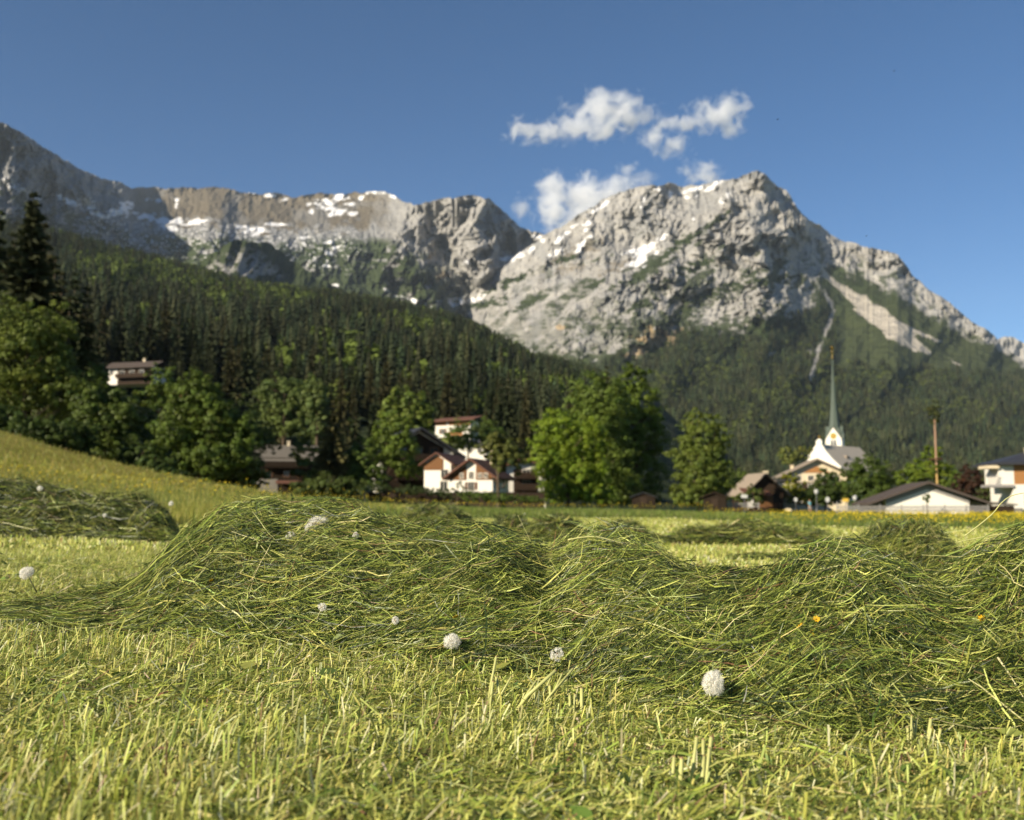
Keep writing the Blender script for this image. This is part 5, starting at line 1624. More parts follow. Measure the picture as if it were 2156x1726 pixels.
class Heap:
    """a ridge of cut grass: u runs along it (picture column), t from its front foot over the crest to the back foot"""

    def __init__(self, name, label, sil, foot, back, seed, nstr, L, Wd, shape=0.8, lump=0.035, group=None, u_n=640, t_n=120, fine=1.0, sink=0.0, tone=1.0):
        self.r = np.random.default_rng(seed)
        us = np.linspace(sil[0][0], sil[-1][0], u_n)
        ys = np.interp(us, *zip(*sil))
        df = np.interp(us, *zip(*foot))                      # distance of the front foot
        dc = df + np.interp(us, *zip(*back))                  # distance of the crest
        db = dc + 0.9 * (dc - df)
        ts = np.linspace(0, 1.6, t_n)
        U, T = np.meshgrid(us, ts)
        D = np.where(T <= 1, df + (dc - df) * T, dc + (db - dc) * (T - 1) / 0.6)
        a = (U - CX) / FD / CP
        X = a * D
        G = ground_z(X, D)
        zc = at(us, ys, dc)[:, 2]
        xc = at(us, ys, dc)[:, 0]
        gc = ground_z(xc, dc)
        hc = np.maximum(zc - gc - sink, 0.012)
        span = us[-1] - us[0]
        hc = hc * sstep(0, 0.07, (us - us[0]) / span) * sstep(0, 0.07, (us[-1] - us) / span) + 0.001
        f = np.where(T <= 1, np.sin(np.clip(T, 0, 1) * math.pi / 2) ** shape, np.cos(np.clip((T - 1) / 0.6, 0, 1) * math.pi / 2))
        n = fbm(X * 5, D * 5, 3, seed) * lump + fbm(X * 22, D * 22, 3, seed + 5) * lump * 0.2
        hill = np.minimum(1, hc / 0.12)
        Z = G + hc * f + n * hill * np.minimum(1, 2.2 * f) * (0.35 + 0.65 * np.abs(T - 1).clip(0, 1)) - 0.004
        self.S = np.stack([X, D, Z], -1)
        self.us, self.ts, self.u_n, self.t_n = us, ts, u_n, t_n
        self.hc = hc
        self.df, self.width, self.tone = df, dc - df, tone
        self.L, self.Wd = L, Wd
        du = np.linalg.norm(np.diff(self.S[t_n // 3], axis=0), axis=1).mean()
        dt = np.linalg.norm(np.diff(self.S[:t_n // 2], axis=0), axis=2).mean()
        self.du, self.dt = du, dt
        parts = []
        c = np.array([0.014, 0.019, 0.007])[None] * (1 + 0.5 * fbm(X * 30, D * 30, 3, seed + 9).reshape(-1, 1))  # near-black core, shade between the strands put into its colour
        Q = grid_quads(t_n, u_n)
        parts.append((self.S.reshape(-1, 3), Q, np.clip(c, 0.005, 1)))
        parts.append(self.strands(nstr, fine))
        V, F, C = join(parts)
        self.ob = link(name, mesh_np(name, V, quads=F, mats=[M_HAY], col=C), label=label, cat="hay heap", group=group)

    def surf(self, iu, it):
        iu = np.clip(iu, 0, self.u_n - 1.001)
        it = np.clip(it, 0, self.t_n - 1.001)
        i, j = it.astype(int), iu.astype(int)
        a, b = (it - i)[..., None], (iu - j)[..., None]
        S = self.S
        return S[i, j] * (1 - a) * (1 - b) + S[i + 1, j] * a * (1 - b) + S[i, j + 1] * (1 - a) * b + S[i + 1, j + 1] * a * b

    def normal(self, iu, it):
        e = 2.0
        v = np.cross(self.surf(iu + e, it) - self.surf(iu - e, it), self.surf(iu, it + e) - self.surf(iu, it - e))
        v = norm(v)
        return v * np.where(v[..., 2:3] < 0, -1, 1)

    def strands(self, n, fine):
        r = self.r
        # more strands where the crest stands high and on the side that faces us
        w = np.sqrt(np.clip(self.hc, 0.03, 0.4))
        cu = np.cumsum(w) / w.sum()
        iu = np.interp(r.uniform(0, 1, n), cu, np.arange(self.u_n))
        it = (r.beta(1.1, 1.15, n) * 1.28) / 1.6 * self.t_n
        K = 7
        s = np.linspace(-0.5, 0.5, K)[None, :]
        Ln = np.minimum(self.L * np.exp(r.normal(-0.25, 0.55, n)), self.L * 1.9)[:, None]
        flow = fbm(iu / self.u_n * 9, it / self.t_n * 4, 3, 777)           # neighbouring stems lie alike
        ang = (0.16 * flow + r.normal(0, 0.27, n))
        wild = r.uniform(0, 1, n) < 0.22
        ang = np.where(wild, r.uniform(-1.57, 1.57, n), ang)[:, None]
        curv = r.normal(0, 0.6, n)[:, None]
        a2 = ang + curv * s
        pu = iu[:, None] + np.cumsum(np.cos(a2), 1) / K * Ln / self.du - (np.cos(ang) * Ln / self.du) * 0.5
        w_ = np.interp(iu, np.arange(self.u_n), self.width)
        pt = -0.85 * (np.interp(pu, np.arange(self.u_n), self.df) - np.interp(iu, np.arange(self.u_n), self.df)[:, None]) / w_[:, None] * self.t_n / 1.6
        pt = pt + it[:, None] + np.cumsum(np.sin(a2), 1) / K * Ln / self.dt - (np.sin(ang) * Ln / self.dt) * 0.5
        ok = (pt.min(1) > -2) & (pu.min(1) > 0) & (pu.max(1) < self.u_n - 1)
        pu, pt, s, Ln, n = pu[ok], pt[ok], s, Ln[ok], int(ok.sum())
        P = self.surf(pu, pt)
        N = self.normal(pu[:, K // 2], pt[:, K // 2])[:, None, :]
        # stems are stiff: they follow the surface only in part
        c_ = P[:, K // 2:K // 2 + 1]
        tg = norm(P[:, K // 2 + 1] - P[:, K // 2 - 1])[:, None, :]
        st = (c_ + tg * (np.linspace(-.5, .5, K)[None, :, None] * Ln[:, :, None]))
        near_top = np.clip(1 - np.abs(pt[:, K // 2] / self.t_n * 1.6 - 1) / 0.35, 0, 1)
        stiff = (np.clip(r.normal(0.50, 0.22, n), 0.05, 1) * (1 - 0.75 * near_top * (r.uniform(0, 1, n) < 0.9)))[:, None, None]
        P = P * (1 - stiff) + st * stiff
        thin = np.clip(np.interp(pu[:, K // 2], np.arange(self.u_n), self.hc) / 0.1, 0.25, 1)[:, None]
        o0 = ((np.abs(r.normal(0, 0.011, n)) - 0.004) * fine)[:, None] * thin
        lift = (np.abs(r.normal(0, 0.006, n)) * fine)[:, None] * (2 * s) ** 2 * thin
        tilt = (r.normal(0, 0.006, n) * fine)[:, None] * (2 * s) * thin
        sag = -(np.clip(r.normal(0, 0.01, n), 0, 1) * fine)[:, None] * (1 - (2 * s) ** 2)
        up = np.array([0, 0, 1.0])
        P = P + N * (o0 + lift + tilt + sag)[..., None] * 0.7 + up * (o0 + lift + tilt)[..., None] * 0.5
        P = P + r.normal(0, 0.0015, P.shape) * fine
        tang = norm(P[:, -1] - P[:, 0])
        side = norm(np.cross(tang, norm(N[:, 0] + r.normal(0, 0.7, (n, 3)))))
        stem = r.uniform(0, 1, n)
        wd = self.Wd * np.where(stem < 0.12, r.uniform(1.5, 2.6, n), r.uniform(0.45, 1.2, n))
        prof = np.array([0.6, 0.9, 1, 1, 1, 0.85, 0.3])
        V, Q = strips(P, side, wd[:, None] * prof[None])
        c = pick(r, n, HAY_COL) * self.tone
        grad = np.linspace(0.85, 1.15, K)[None, :, None]
        C = np.repeat((c[:, None, :] * grad), 2, axis=1).reshape(-1, 3)
        return V, Q, C


SIL_MAIN = [(-1300, 1300), (-900, 1270), (-420, 1262), (-200, 1262), (0, 1255), (130, 1236), (230, 1228), (300, 1212), (340, 1172), (365, 1135), (400, 1103), (430, 1078), (470, 1058), (520, 1049), (560, 1046), (600, 1062), (625, 1056), (660, 1046), (700, 1046), (740, 1052), (770, 1062), (800, 1076), (850, 1092), (900, 1100), (940, 1104), (980, 1094), (1010, 1089), (1050, 1096), (1075, 1112), (1100, 1128), (1150, 1146), (1180, 1126), (1210, 1112), (1260, 1104), (1310, 1110), (1345, 1132), (1380, 1156), (1420, 1178), (1460, 1188), (1510, 1184), (1560, 1194), (1610, 1188), (1650, 1165), (1690, 1144), (1730, 1132), (1780, 1132), (1830, 1140), (1880, 1160), (1930, 1180), (1965, 1185), (2010, 1166), (2050, 1138), (2090, 1118), (2130, 1100), (2155, 1092), (2220, 1080), (2330, 1090), (2450, 1120), (2600, 1170), (2800, 1140), (3000, 1150), (3250, 1200), (3500, 1330)]
FOOT_MAIN = [(-420, 2.5), (0, 2.45), (300, 2.40), (500, 2.35), (700, 2.30), (950, 2.15), (1200, 2.05), (1400, 1.80), (1600, 1.66), (1800, 1.62), (2000, 1.64), (2155, 1.68), (2600, 1.8)]
BACK_MAIN = [(-420, .18), (0, .2), (300, .35), (480, .62), (900, .62), (1200, .68), (1500, .60), (1750, .82), (1950, .72), (2155, .68), (2600, .7)]
MAIN = Heap("hay_windrow", "large sharp windrow of fresh cut grass lying across the foreground", SIL_MAIN, FOOT_MAIN, BACK_MAIN, 501, 255000, 0.145, 0.00070, 0.85, 0.050, sink=0.038)

FAR_HEAPS = [
    ("dark blurred windrow on the sloping mown grass at the left", [(-300, 1000), (-100, 1002), (0, 1010), (60, 1016), (110, 1028), (160, 1036), (230, 1046), (290, 1044), (330, 1062), (365, 1078), (392, 1104)], 7.3, .7, 16000, 0.35, 0.0035),
    ("small blurred hay heap directly behind the tallest part of the sharp windrow", [(830, 1092), (862, 1074), (900, 1064), (940, 1064), (975, 1080), (1000, 1094)], 11.5, .7, 5000, 0.35, 0.005),
    ("narrow blurred hay heap behind the middle dip of the sharp windrow", [(1035, 1108), (1060, 1092), (1085, 1086), (1105, 1098), (1120, 1112)], 10.5, .6, 2600, 0.35, 0.005),
    ("rounded blurred hay heap second to the right of the narrow one", [(1105, 1124), (1130, 1098), (1160, 1086), (1190, 1090), (1215, 1104), (1235, 1122)], 9.5, .6, 3600, 0.35, 0.0045),
    ("steep blurred hay heap at the left end of the long far windrow", [(1270, 1110), (1300, 1098), (1330, 1106), (1360, 1122), (1400, 1130), (1440, 1140)], 10, .6, 3600, 0.35, 0.0045),
    ("long low blurred windrow before the strip of tall grass", [(1380, 1142), (1410, 1124), (1450, 1114), (1500, 1112), (1560, 1104), (1610, 1106), (1660, 1116), (1720, 1120), (1770, 1134), (1800, 1142)], 10, .8, 8000, 0.4, 0.005),
    ("green hay heap behind the dip at the right of the sharp windrow", [(1770, 1178), (1800, 1140), (1840, 1116), (1880, 1104), (1920, 1102), (1950, 1112), (1975, 1136), (1995, 1160), (2020, 1180)], 4.3, .55, 9000, 0.25, 0.002),
    ("very low hay scrap on bright mown grass at the middle right", [(1520, 1170), (1560, 1158), (1620, 1160), (1680, 1156), (1730, 1164)], 7.2, .4, 2200, 0.3, 0.004),
]
HEAPS = [MAIN]
for q, (lab, sil, dist, bk, n, L, Wd) in enumerate(FAR_HEAPS):
    HEAPS.append(Heap("hay_heap", lab, sil, [(sil[0][0], dist), (sil[-1][0], dist)], [(sil[0][0], bk), (sil[-1][0], bk)], 520 + q, int(n * 1.8), L * .8, Wd * .5, 0.75, 0.10, "blurred hay heaps behind the sharp windrow", 120, 50, 2.0, 0.03, 0.75))


def blades(n, x, y, z, h, wd, lean, leanw, seed, table, K=4, cut=True, curl=0.25, tip=1.15):
    r = np.random.default_rng(seed)
    az = r.normal(lean, leanw, n)
    tilt = np.abs(r.normal(0.45, 0.42, n))
    t = np.linspace(0, 1, K)[None, :]
    bend = (tilt[:, None] * t + r.normal(0, curl, n)[:, None] * t ** 2)
    dx = np.cumsum(np.sin(bend), 1) / K
    dz = np.cumsum(np.cos(bend), 1) / K
    dx, dz = dx - dx[:, :1], dz - dz[:, :1]
    P = np.stack([x[:, None] + h[:, None] * dx * np.cos(az)[:, None], y[:, None] + h[:, None] * dx * np.sin(az)[:, None], z[:, None] - 0.004 + h[:, None] * dz], -1)
    sa = r.uniform(0, math.pi, n)
    S = np.stack([np.cos(sa), np.sin(sa), 0 * sa], -1)
    prof = np.linspace(1.0, 0.75, K) if cut else np.concatenate([np.linspace(1.0, 0.55, K - 1), [0.08]])
    V, Q = strips(P, S, wd[:, None] * prof[None])
    c = pick(r, n, table)
    grad = np.linspace(0.75, tip, K)[None, :, None]
    C = np.repeat(c[:, None, :] * grad, 2, axis=1).reshape(-1, 3)
    return V, Q, C


def scatter(n, d0, d1, seed, pw=1.0, X0=-800, X1=2950):
    """positions over the visible wedge of ground between two distances"""
    r = np.random.default_rng(seed)
    d = d0 * (d1 / d0) ** (r.uniform(0, 1, n) ** pw)
    X = r.uniform(X0, X1, n)
    x = (X - CX) / FD * d
    return x, d, X


parts = []
foot = lambda X: np.interp(X, *zip(*FOOT_MAIN))
# stubble in front of the windrow, right up to the lens
for (n, d0, d1, h0, h1, w0, w1, sd) in ((175000, 0.85, 2.75, 0.010, 0.042, 0.0004, 0.0010, 601), (36000, 0.85, 2.3, 0.025, 0.09, 0.0006, 0.0017, 602), (97000, 2.3, 6.0, 0.015, 0.05, 0.0007, 0.0019, 603), (72000, 6.0, 14.0, 0.025, 0.055, 0.003, 0.007, 604), (47000, 14.0, 34.0, 0.03, 0.06, 0.008, 0.018, 605)):
    x, y, X = scatter(n, d0, d1, sd)
    dens = 0.5 + fbm(x * 2.2, y * 2.2, 3, 611)
    r = np.random.default_rng(sd + 50)
    k = (r.uniform(0, 1, n) < 0.55 + 0.5 * dens)
    under = (y > foot(X) + 0.12) & (y < foot(X) + 1.15) & (X > 330)
    k &= ~under
    k &= y < edge_d(x, y) + 0.5
    x, y = x[k], y[k]
    n = len(x)
    h = r.uniform(h0, h1, n) * (0.75 + 0.5 * np.clip(0.5 + fbm(x * 1.4, y * 1.4, 2, 613), 0, 1))
    wd = r.uniform(w0, w1, n)
    parts.append(blades(n, x, y, ground_z(x, y), h, wd, 0.25, 1.1, sd + 100, STUB_COL, 4 if d0 < 3 else 3, True))
# short loose clippings lying between the stubble
n = 94000
x, y, X = scatter(n, 0.85, 5.0, 640)
r = np.random.default_rng(641)
L = r.uniform(0.012, 0.09, n)
az = r.normal(0.15, 0.8, n)
z = ground_z(x, y) + r.uniform(0.002, 0.03, n)
t = np.array([-.5, -.17, .17, .5])[None]
P = np.stack([x[:, None] + np.cos(az)[:, None] * L[:, None] * t, y[:, None] + np.sin(az)[:, None] * L[:, None] * t, z[:, None] + r.normal(0, .35, n)[:, None] * L[:, None] * t + 0.15 * L[:, None] * (0.25 - t ** 2) * r.normal(0, 1, n)[:, None]], -1)
S = norm(np.stack([-np.sin(az), np.cos(az), r.normal(0, .6, n)], -1))
V, Q = strips(P, S, (r.uniform(0.0006, 0.0018, n))[:, None] * np.ones((1, 4)))
parts.append((V, Q, np.repeat(pick(r, n, HAY_COL[1:4] + STUB_COL), 8, 0)))
# clover and sorrel leaves among the stubble
n = 2800
x, y, X = scatter(n, 0.9, 5.5, 660)
r = np.random.default_rng(661)
k = fbm(x * 1.8, y * 1.8, 3, 662) > 0.05
x, y = x[k], y[k]
n = len(x)
L = r.uniform(0.006, 0.02, n)
az = r.uniform(0, 6.28, n)
c0 = np.stack([x, y, ground_z(x, y) + r.uniform(0.004, 0.035, n)], -1)
dr = np.stack([np.cos(az), np.sin(az), r.normal(0.1, .4, n)], -1)
P = np.stack([c0 + dr * (L * t)[:, None] for t in (-1, -.4, .3, 1)], 1)
S = norm(np.cross(norm(dr), norm(np.stack([r.normal(0, .5, n), r.normal(-.3, .5, n), np.ones(n)], -1))))
V, Q = strips(P, S, L[:, None] * np.array([[.1, .48, .42, .05]]))
parts.append((V, Q, np.repeat(pick(r, n, [(2, (0.08, 0.125, 0.026)), (2, (0.15, 0.21, 0.04)), (1, (0.26, 0.31, 0.07))]), 8, 0)))
V, F, C = join(parts)
link("grass", mesh_np("grass", V, quads=F, mats=[M_GRASS], col=C), kind="stuff", label="short pale stubble of the mown meadow")

# uncut grass beyond the mown strip
UNCUT = [(40, (0.14, 0.19, 0.028)), (30, (0.20, 0.24, 0.040)), (18, (0.075, 0.115, 0.022)), (12, (0.22, 0.20, 0.075))]
HILLG = [(40, (0.27, 0.28, 0.045)), (30, (0.36, 0.33, 0.065)), (18, (0.19, 0.23, 0.036)), (12, (0.40, 0.32, 0.10))]
parts = []


def tall_h(X):
    return np.interp(X, [-200, 500, 800, 1300, 1650, 2300], [0.34, 0.36, 0.38, 0.36, 0.19, 0.18])


for (n, d0, d1, w0, sd) in ((72000, 9.5, 20, 0.0035, 701), (82000, 16, 40, 0.007, 702), (56000, 34, 112, 0.018, 703)):
    x, y, X = scatter(n, d0, d1, sd, 1.0)
    k = y > edge_d(x, y)
    x, y, X = x[k], y[k], X[k]
    n = len(x)
    r = np.random.default_rng(sd + 9)
    h = tall_h(X) * r.uniform(0.55, 1.1, n) * (0.85 + 0.3 * fbm(x * 0.35, y * 0.35, 2, 705))
    ish = x < -3.2 - 0.02 * y
    for m_, tab in ((ish, HILLG), (~ish, UNCUT)):
        if m_.sum():
            parts.append(blades(int(m_.sum()), x[m_], y[m_], ground_z(x[m_], y[m_]), h[m_], r.uniform(0.6, 1.3, int(m_.sum())) * w0, 0.2, 1.6, sd + 20, tab, 4, False, 0.2, 1.25))
V, F, C = join(parts)
link("tall_grass", mesh_np("tall_grass", V, quads=F, mats=[M_GRASS], col=C), kind="stuff", label="uncut green meadow grass beyond the mown strip")

# buttercups in the uncut grass
r = np.random.default_rng(720)


def cups(x, y, h, q, seed):
    r = np.random.default_rng(seed)
    n = len(x)
    z = ground_z(x, y) + h
    c = np.stack([x, y, z], -1)
    nrm = norm(np.stack([r.normal(-.3, .35, n), r.normal(-.25, .35, n), np.ones(n)], -1))
    t1 = norm(np.cross(nrm, np.array([0.2, 1.0, 0.1])))
    t2 = np.cross(nrm, t1)
    V, F, C = [], [], []
    for k in range(5):
        a, b = k * 1.2566, k * 1.2566 + 0.62
        e = k * 1.2566 - 0.62
        dd = lambda an: np.cos(an) * t1 + np.sin(an) * t2
        pts = [c, c + q[:, None] * (0.8 * dd(e) + 0.32 * nrm), c + q[:, None] * (1.1 * dd(a) + 0.45 * nrm), c + q[:, None] * (0.8 * dd(b) + 0.32 * nrm)]
        V.append(np.stack(pts, 1))
    V = np.concatenate(V, 1).reshape(-1, 3)
    F = np.arange(len(V)).reshape(-1, 4)
    C = np.repeat(np.array([[0.66, 0.50, 0.02]]) * r.uniform(0.8, 1.2, (n, 1)), 20, 0)
    foot_ = np.stack([x + r.normal(0, .02, n), y, ground_z(x, y)], -1)
    P = np.stack([foot_, (foot_ + c) / 2, c], 1)
    Vs, Qs = strips(P, np.broadcast_to(SIDE, (n, 3)), (q * 0.10)[:, None] * np.ones((1, 3)))
    return [(V, F, C), (Vs, Qs, np.tile(np.array([[0.09, 0.13, 0.03]]), (len(Vs), 1)))]


parts = []
x, y, X = scatter(8000, 16.5, 95, 721, 1.3, 1480, 2290)
k = (r.uniform(0, 1, len(x)) < np.clip(0.35 + 0.65 * sstep(1560, 1850, X) + 0.8 * fbm(x * .22, y * .1, 2, 722), 0.03, 1)) & (y > edge_d(x, y) + 0.4)
x, y, X = x[k], y[k], X[k]
parts += cups(x, y, tall_h(X) * r.uniform(0.35, 1.2, len(x)), r.uniform(0.010, 0.016, len(x)) * (1 + y / 70), 723)
x, y, X = scatter(1100, 10.6, 30, 724, 1.0, -80, 900)
k = (y > edge_d(x, y)) & (fbm(x * .5, y * .4, 2, 725) > -0.2)
x, y = x[k], y[k]
parts += cups(x, y, r.uniform(0.36, 0.62, len(x)), r.uniform(0.012, 0.019, len(x)), 726)
x, y, X = scatter(1300, 26, 70, 727, 1.0, 500, 1500)
k = y > edge_d(x, y)
x, y = x[k], y[k]
parts += cups(x, y, r.uniform(0.34, 0.48, len(x)), r.uniform(0.012, 0.02, len(x)), 728)
V, F, C = join(parts)
link("buttercup_meadow", mesh_np("buttercup_meadow", V, quads=F, mats=[M_GRASS], col=C), kind="stuff", label="yellow buttercups blooming in the uncut meadow")


# ---------------------------------------------------------------- dandelion clocks
def pappus_mesh(seed, rad, part=1.0, n=120):
    """a ball of seeds: each a fine stalk with an umbrella of hairs"""
    r = np.random.default_rng(seed)
    i = np.arange(n) + 0.5
    ph = np.arccos(1 - 2 * i / n * 0.93)
    th = math.pi * (1 + 5 ** 0.5) * i
    d = np.stack([np.cos(th) * np.sin(ph), np.sin(th) * np.sin(ph), np.cos(ph)], -1)
    d = norm(d + r.normal(0, 0.05, d.shape))
    # a few seeds have blown away on one side
    gone = norm(r.normal(0, 1, 3))
    d = d[(d @ gone < 0.80) | (r.uniform(0, 1, n) < 0.3)]
    n = len(d)
    if part < 1:
        d = d[r.uniform(0, 1, n) < part]
        n = len(d)
    rad = rad * np.clip(r.normal(0.97, 0.09, (n, 1)), 0.7, 1.12)
    P = np.stack([d * rad * 0.12, d * rad * 0.45, d * rad * 0.74], 1)
    S = norm(np.cross(d, r.normal(0, 1, d.shape)))
    parts = [(*strips(P, S, np.full((n, 3), 0.0003)), None)]
    t1 = S
    t2 = np.cross(d, S)
    for k in range(15):
        a = k * 6.283 / 15 + r.uniform(-.2, .2, (n, 1))
        o = np.cos(a) * t1 + np.sin(a) * t2
        tip = d * rad * r.uniform(0.94, 1.04, (n, 1)) + o * rad * 0.27
        m_ = d * rad * 0.83 + o * rad * 0.09
        P = np.stack([d * rad * 0.74, m_, tip], 1)
        parts.append((*strips(P, norm(np.cross(o, d) + 0.4 * r.normal(0, 1, d.shape)), np.full((n, 3), 0.00020)), None))
    Vs, Fs, k = [], [], 0
    for V, F, _ in parts:
        Vs.append(V)
        Fs.append(F + k)
        k += len(V)
    return mesh_np("pappus", np.concatenate(Vs), quads=np.concatenate(Fs), mats=[M_PAPPUS])


M_PAPPUS = bpy.data.materials.new("seed_down")
M_PAPPUS.use_nodes = True
_b = M_PAPPUS.node_tree.nodes["Principled BSDF"]
_b.inputs["Base Color"].default_value = (0.95, 0.92, 0.84, 1)
_b.inputs["Roughness"].default_value = 0.6
_tr_ = M_PAPPUS.node_tree.nodes.new("ShaderNodeBsdfTranslucent")
_tr_.inputs[0].default_value = (0.95, 0.92, 0.84, 1)
_ms = M_PAPPUS.node_tree.nodes.new("ShaderNodeMixShader")
_ms.inputs[0].default_value = 0.4
M_PAPPUS.node_tree.links.new(_b.outputs[0], _ms.inputs[1])
M_PAPPUS.node_tree.links.new(_tr_.outputs[0], _ms.inputs[2])
M_PAPPUS.node_tree.links.new(_ms.outputs[0], M_PAPPUS.node_tree.nodes["Material Output"].inputs[0])
M_STEM = mat("dandelion_stem", (0.30, 0.29, 0.13), 0.6, 0.25, 40, 0.3)
M_CORE = mat("dandelion_core", (0.30, 0.22, 0.13), 0.8, 0.3, 300, 0.2)


def heap_depth(X, Y):
    """where the line of sight through (X, Y) meets a heap or the ground"""
    ds = np.geomspace(0.9, 30, 1400)
    P = at(X, Y, ds)
    g = ground_z(P[:, 0], P[:, 1])
    S = MAIN.S
    j = int(np.clip(np.searchsorted(MAIN.us, X), 0, MAIN.u_n - 1))
    col = S[:, j]
    h = np.interp(P[:, 1], col[:, 1], col[:, 2], left=-9, right=-9)
    lv = np.maximum(g, h)
    below = np.nonzero(P[:, 2] <= lv)[0]
    return float(ds[below[0]]) if len(below) else 8.0


def dandelion(label, X, Y, diam_px, tilt=(0, 0, 0), part=1.0, stem=0.06, d=None, seed=0, squash=1.0, lift=0.3):
    d = d or heap_depth(X, Y)
    rad = 0.9 * diam_px / 2 * d / FD
    c = Vector(at(X, Y, d - rad * lift - (0.065 if d < 3.2 else 0)))
    root = link("dandelion_clock", None, label=label, cat="dandelion", group="dandelion clocks in the mown grass", loc=c)
    root.rotation_euler = tilt
    p = link("pappus", pappus_mesh(800 + seed, rad, part, int(120 * min(1, part + .3))), root)
    rr = random.Random(seed)
    p.scale = (squash * rr.uniform(.86, 1.08), squash * rr.uniform(.86, 1.08), rr.uniform(.78, 1))
    MB().lathe([(.0006, -.0035), (.0032, -.002), (.0036, .001), (.002, .003), (.0004, .0036)], 10).build("receptacle", M_CORE, root, smooth=True)
    MB().tube([(0, 0, -.002), (.001, .001, -stem * .4), (.004, .002, -stem)], [.0013, .0015, .0018], 7).build("stem", M_STEM, root, smooth=True)
    return root


dandelion("large white dandelion clock at the lower right edge of the windrow", 1502, 1438, 55, (0.5, 0.25, 0), seed=1)
dandelion("big fluffy dandelion clock high on the left crest of the windrow", 672, 1104, 46, (0.2, 0.1, 0), seed=2)
dandelion("second dandelion clock leaning against the big fluffy one on the crest", 655, 1112, 34, (0.4, -0.6, 0), 0.8, seed=3)
dandelion("narrow half-closed dandelion tuft right of the two clocks on the crest", 748, 1128, 20, (0.3, 0.2, 0), 1.0, seed=4, squash=0.75)
dandelion("flat dandelion half sunk in hay left below the two clocks on the crest", 612, 1130, 26, (0.3, -0.2, 0), 0.4, seed=5)
dandelion("loose dandelion clock at the front foot of the windrow left of the middle", 951, 1350, 36, (0.4, 0.1, 0), 0.9, seed=6)
dandelion("half dandelion clock on a bare stalk at the foot of the windrow near the middle", 1172, 1377, 33, (0.5, 0.3, 0), 0.55, seed=7)
dandelion("cream dandelion clock lying on the stubble at the far left", 56, 1206, 34, (0.3, -0.3, 0), seed=8, d=2.75)
dandelion("small pale dandelion sunk in hay under the left crest", 678, 1278, 22, (0.4, 0.5, 0), 0.6, seed=9)
dandelion("small cream dandelion right of and below the pale sunk one", 832, 1306, 18, (0.5, 0.9, 0), 0.7, seed=10)
dandelion("dandelion lying behind the dip of the windrow right of the middle", 1502, 1186, 22, (0.2, 0.2, 0), 0.6, seed=11)
for q, (X, Y, s_) in enumerate(((84, 1028, 13), (360, 1060, 12), (375 - 155, 1085, 10))):
    dandelion(("blurred dandelion on the left dark windrow's upper slope", "blurred dandelion on the right end of the left dark windrow", "blurred dandelion at the front foot of the left dark windrow")[q], X, Y, s_, (0.4, 0, 0), seed=12 + q, d=7.35)

# ---------------------------------------------------------------- yellow flower heads in the hay
M_PETAL = mat("yellow_petal", (0.66, 0.38, 0.015), 0.5, 0.2, 60, 0.3)
M_EYE = mat("flower_eye", (0.35, 0.17, 0.01), 0.7, 0.3, 200, 0.2)
_pm = bpy.data.meshes.new("petals")
_bm = MB()
for k in range(7):
    a = k * 0.8976
    ca, sa = math.cos(a), math.sin(a)
    pts = [(0.0008, 0, 0), (0.0035, -0.0018, 0.001), (0.0068, -0.0014, 0.0022), (0.0074, 0, 0.0020), (0.0068, 0.0014, 0.0022), (0.0035, 0.0018, 0.001)]
    top_ = [(x * ca - y * sa, x * sa + y * ca, z + .0003) for x, y, z in pts]
    bot = [(x * ca - y * sa, x * sa + y * ca, z) for x, y, z in pts]
    _bm.add(top_ + bot, [(0, 1, 2, 3, 4, 5), (11, 10, 9, 8, 7, 6)] + [(i, i + 6, (i + 1) % 6 + 6, (i + 1) % 6) for i in range(6)])
_pm.from_pydata(_bm.V, [], _bm.F)
_pm.materials.append(M_PETAL)
_eye = MB().lathe([(.0002, -.0008), (.0018, 0), (.0016, .0012), (.0004, .0018)], 9)
for q, (X, Y, s_, lab) in enumerate(((1284, 1165, 1.5, "brightest yellow flower on the middle hump of the windrow"), (1132, 1175, 1.0, "yellow flower left of the brightest one on the middle hump"), (1150, 1180, .8, "tiny yellow flower between the two on the middle hump"), (1146, 1142, .7, "tiny yellow flower higher up left of the middle hump"),
                                     (959, 1300, 1.2, "orange-yellow flower above the loose clock at the windrow's foot"), (1684, 1318, 1.2, "yellow flower in the left of a trio in the hay at the right"), (1718, 1304, 1.2, "yellow flower at the top of the trio in the hay at the right"), (1708, 1332, 1.0, "yellow flower at the bottom of the trio in the hay at the right"), (1605, 1376, 1.3, "yellow flower up and right of the large white clock"), (2066, 1302, 1.2, "yellow flower near the right edge of the picture in hay"), (445, 1222, .9, "brownish-yellow flower deep in the left slope of the windrow"), (700, 1542, .9, "yellow flower bud in the blurred stubble lower left"))):
    d_ = heap_depth(X, Y)
    root = link("yellow_flower", None, label=lab, cat="flower", group="yellow flower heads in the cut grass", loc=at(X, Y, d_ - .05))
    root.rotation_euler = (0.9 + 0.3 * math.sin(q), 0.4 * math.cos(q * 2), q)
    root.scale = (s_ * .85,) * 3
    link("petals", _pm, root)
    e_ = MB()
    e_.V, e_.F, e_.n = list(_eye.V), list(_eye.F), _eye.n
    e_.build("flower_centre", M_EYE, root)

# ---------------------------------------------------------------- thick cut stalks in the stubble
M_STALK = mat("cut_stalk", (0.42, 0.42, 0.15), 0.5, 0.25, 60, 0.3, stretch=(1, 1, 0.2))
M_CUTEND = mat("cut_end", (0.33, 0.20, 0.11), 0.8, 0.3, 200, 0.1)


